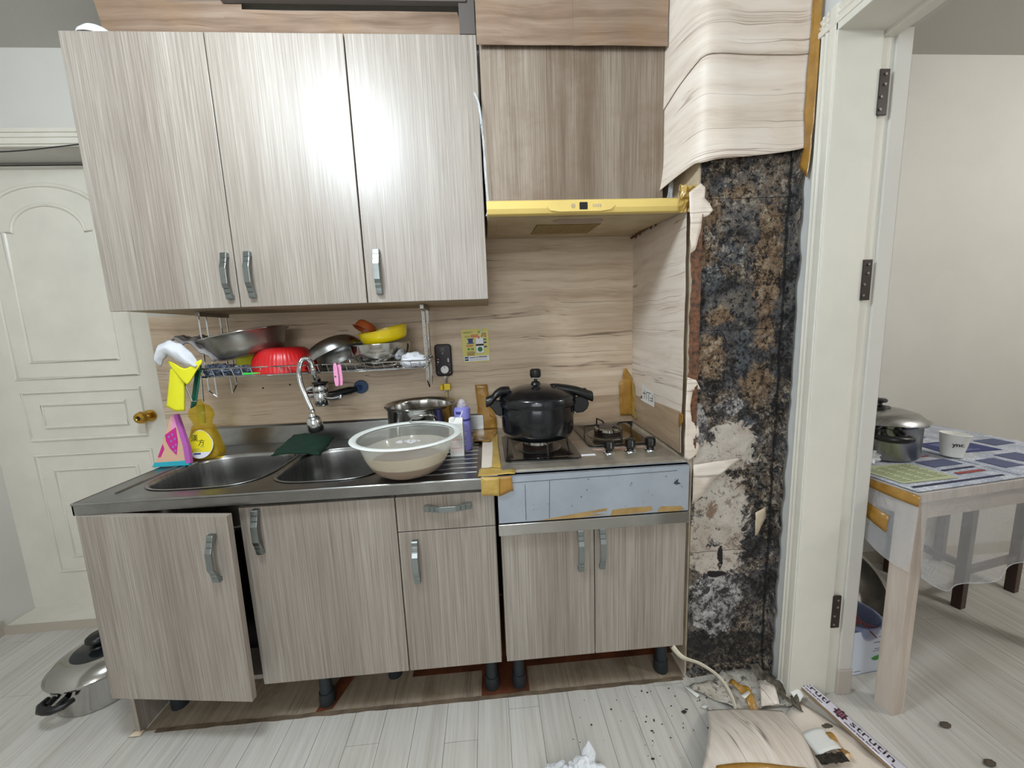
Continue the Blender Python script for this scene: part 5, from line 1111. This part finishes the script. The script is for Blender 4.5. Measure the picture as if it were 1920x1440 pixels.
part('cup', MB().lathe([(0,.003),(.024,.003),(.0245,0),(.026,0),(.0375,.076),(.039,.078),(.037,.079),(.0355,.076),(.024,.006),(0,.006)], (1.566,-.475,ZTB+.003), 40, CUM), M('paper cup white', (236,234,228), .6), cu_, smooth=True, auto=45)
text('ync', .019, BTXT, cu_, Matrix.Translation((1.5475,-.5035,ZTB+.050)) @ Matrix.Rotation(R(-33), 4, 'Z') @ Matrix.Rotation(R(90-8), 4, 'X'), .0012, sxy=1.1)
lump('tissue', (1.255,-.470,ZTB+.018), .040, .030, .020, TOILET, 'crumpled white tissue left of the pot on the table', 'tissue', .55, 5, 6)
tag(part('chopstick', MB().tube([(1.26,-.30,ZTB+.13),(1.235,-.25,ZTB+.19)], .003, 8), M('blue striped stick', (110,130,180), .5), origin=(1.26,-.3,ZTB+.13)), 'pale blue stick leaning behind the pot on the table', 'stick')
tag(part('spoon_handle', MB().tube([(1.27,-.23,ZTB+.170),(1.39,-.24,ZTB+.168)], .003, 8), M('dark red lacquer', (100,30,34), .4), origin=(1.3,-.24,ZTB+.17)), 'dark red stick lying behind the pot lid', 'stick')
# dark chair behind the table
ch = thing('dark_stool', 'dark brown wooden stool seen through the plastic cover', 'stool', (2.12, -.16, 0))
CM = Matrix.Translation((1.90,-.33,0)) @ Matrix.Rotation(R(10), 4, 'Z')
for (x, y) in ((0,0),(.34,0),(0,.24),(.34,.24)):
    part('leg', MB().box(x,y,0,x+.032,y+.032,.52,CM), DARKW, ch, bevel=.002)
part('seat', MB().box(-.01,-.02,.52,.382,.29,.545,CM), DARKW, ch, bevel=.004)
part('seat_rail', MB().box(.032,.004,.45,.34,.024,.51,CM), DARKW, ch)
part('stretcher', MB().box(.004,.032,.18,.024,.24,.205,CM).box(.032,.006,.15,.34,.024,.175,CM), DARKW, ch)
# carton, basins behind the door nib
bxM = Matrix.Translation((1.162,-.560,0)) @ Matrix.Rotation(R(5), 4, 'Z')
bxo = thing('white_carton', 'white open carton with a green leaf print behind the doorway', 'box', (1.25,-.48,0))
mb = MB(); mb.box(0,0,0,.185,.003,.165,bxM).box(0,0,0,.003,.15,.165,bxM).box(.182,0,0,.185,.15,.165,bxM).box(0,.147,0,.185,.15,.185,bxM).box(0,0,0,.185,.15,.004,bxM)
part('carton_walls', mb, M('bluish white card', (214,222,238), .7), bxo)
BF = bxM @ wallm(0,-.0004,0)
flat('leaf', [(.095,.055),(.105,.048),(.120,.046),(.135,.054),(.150,.072),(.130,.066),(.105,.062)], BF, LEAFG, bxo)
bars('small_print', [(.100,.115,.135,.117),(.098,.082,.150,.0835),(.105,.090,.140,.092),(.030,.014,.055,.016),(.115,.135,.150,.137)], BF, M('grey small print', (110,110,120), .7), bxo)
part('flap', MB().box(.150,.140,.165,.183,.143,.215,bxM), LEAFG, bxo, label='green inner flap')
tag(part('clear_basin', MB().lathe(bowl_prof(.080,.075,.045), (1.240,-.485,.105), 40), glassy('blue clear plastic', (150,160,200), .1, .5), smooth=True, origin=(1.24,-.485,.105)), 'bluish clear plastic bowl sitting in the white carton', 'bowl')
from mathutils import Euler
tag(part('steel_washbasin', MB().lathe(bowl_prof(.150,.080,.095,lip=.012), (1.335,-.310,.150), 56, Euler((R(44),R(8),0)).to_matrix().to_4x4()), STEELD, smooth=True, auto=50, origin=(1.225,-.33,.2)), 'dull steel washbasin leaning behind the white carton', 'basin')
RC = (part('cord', MB().tube(smooth_path([(1.18,-.50,.235),(1.205,-.535,.215),(1.19,-.55,.195),(1.215,-.545,.19),(1.26,-.55,.175),(1.30,-.55,.168)], 6), .002, 6).tube(smooth_path([(1.20,-.54,.215),(1.215,-.555,.195),(1.23,-.565,.172),(1.25,-.568,.150)], 6), .002, 6), REDST, bxo))
tag(part('white_sheet', MB().box(1.16,-.28,.0,1.30,-.270,.50), CARD, origin=(1.2,-.28,0)), 'white board standing behind the steel washbasin', 'board')
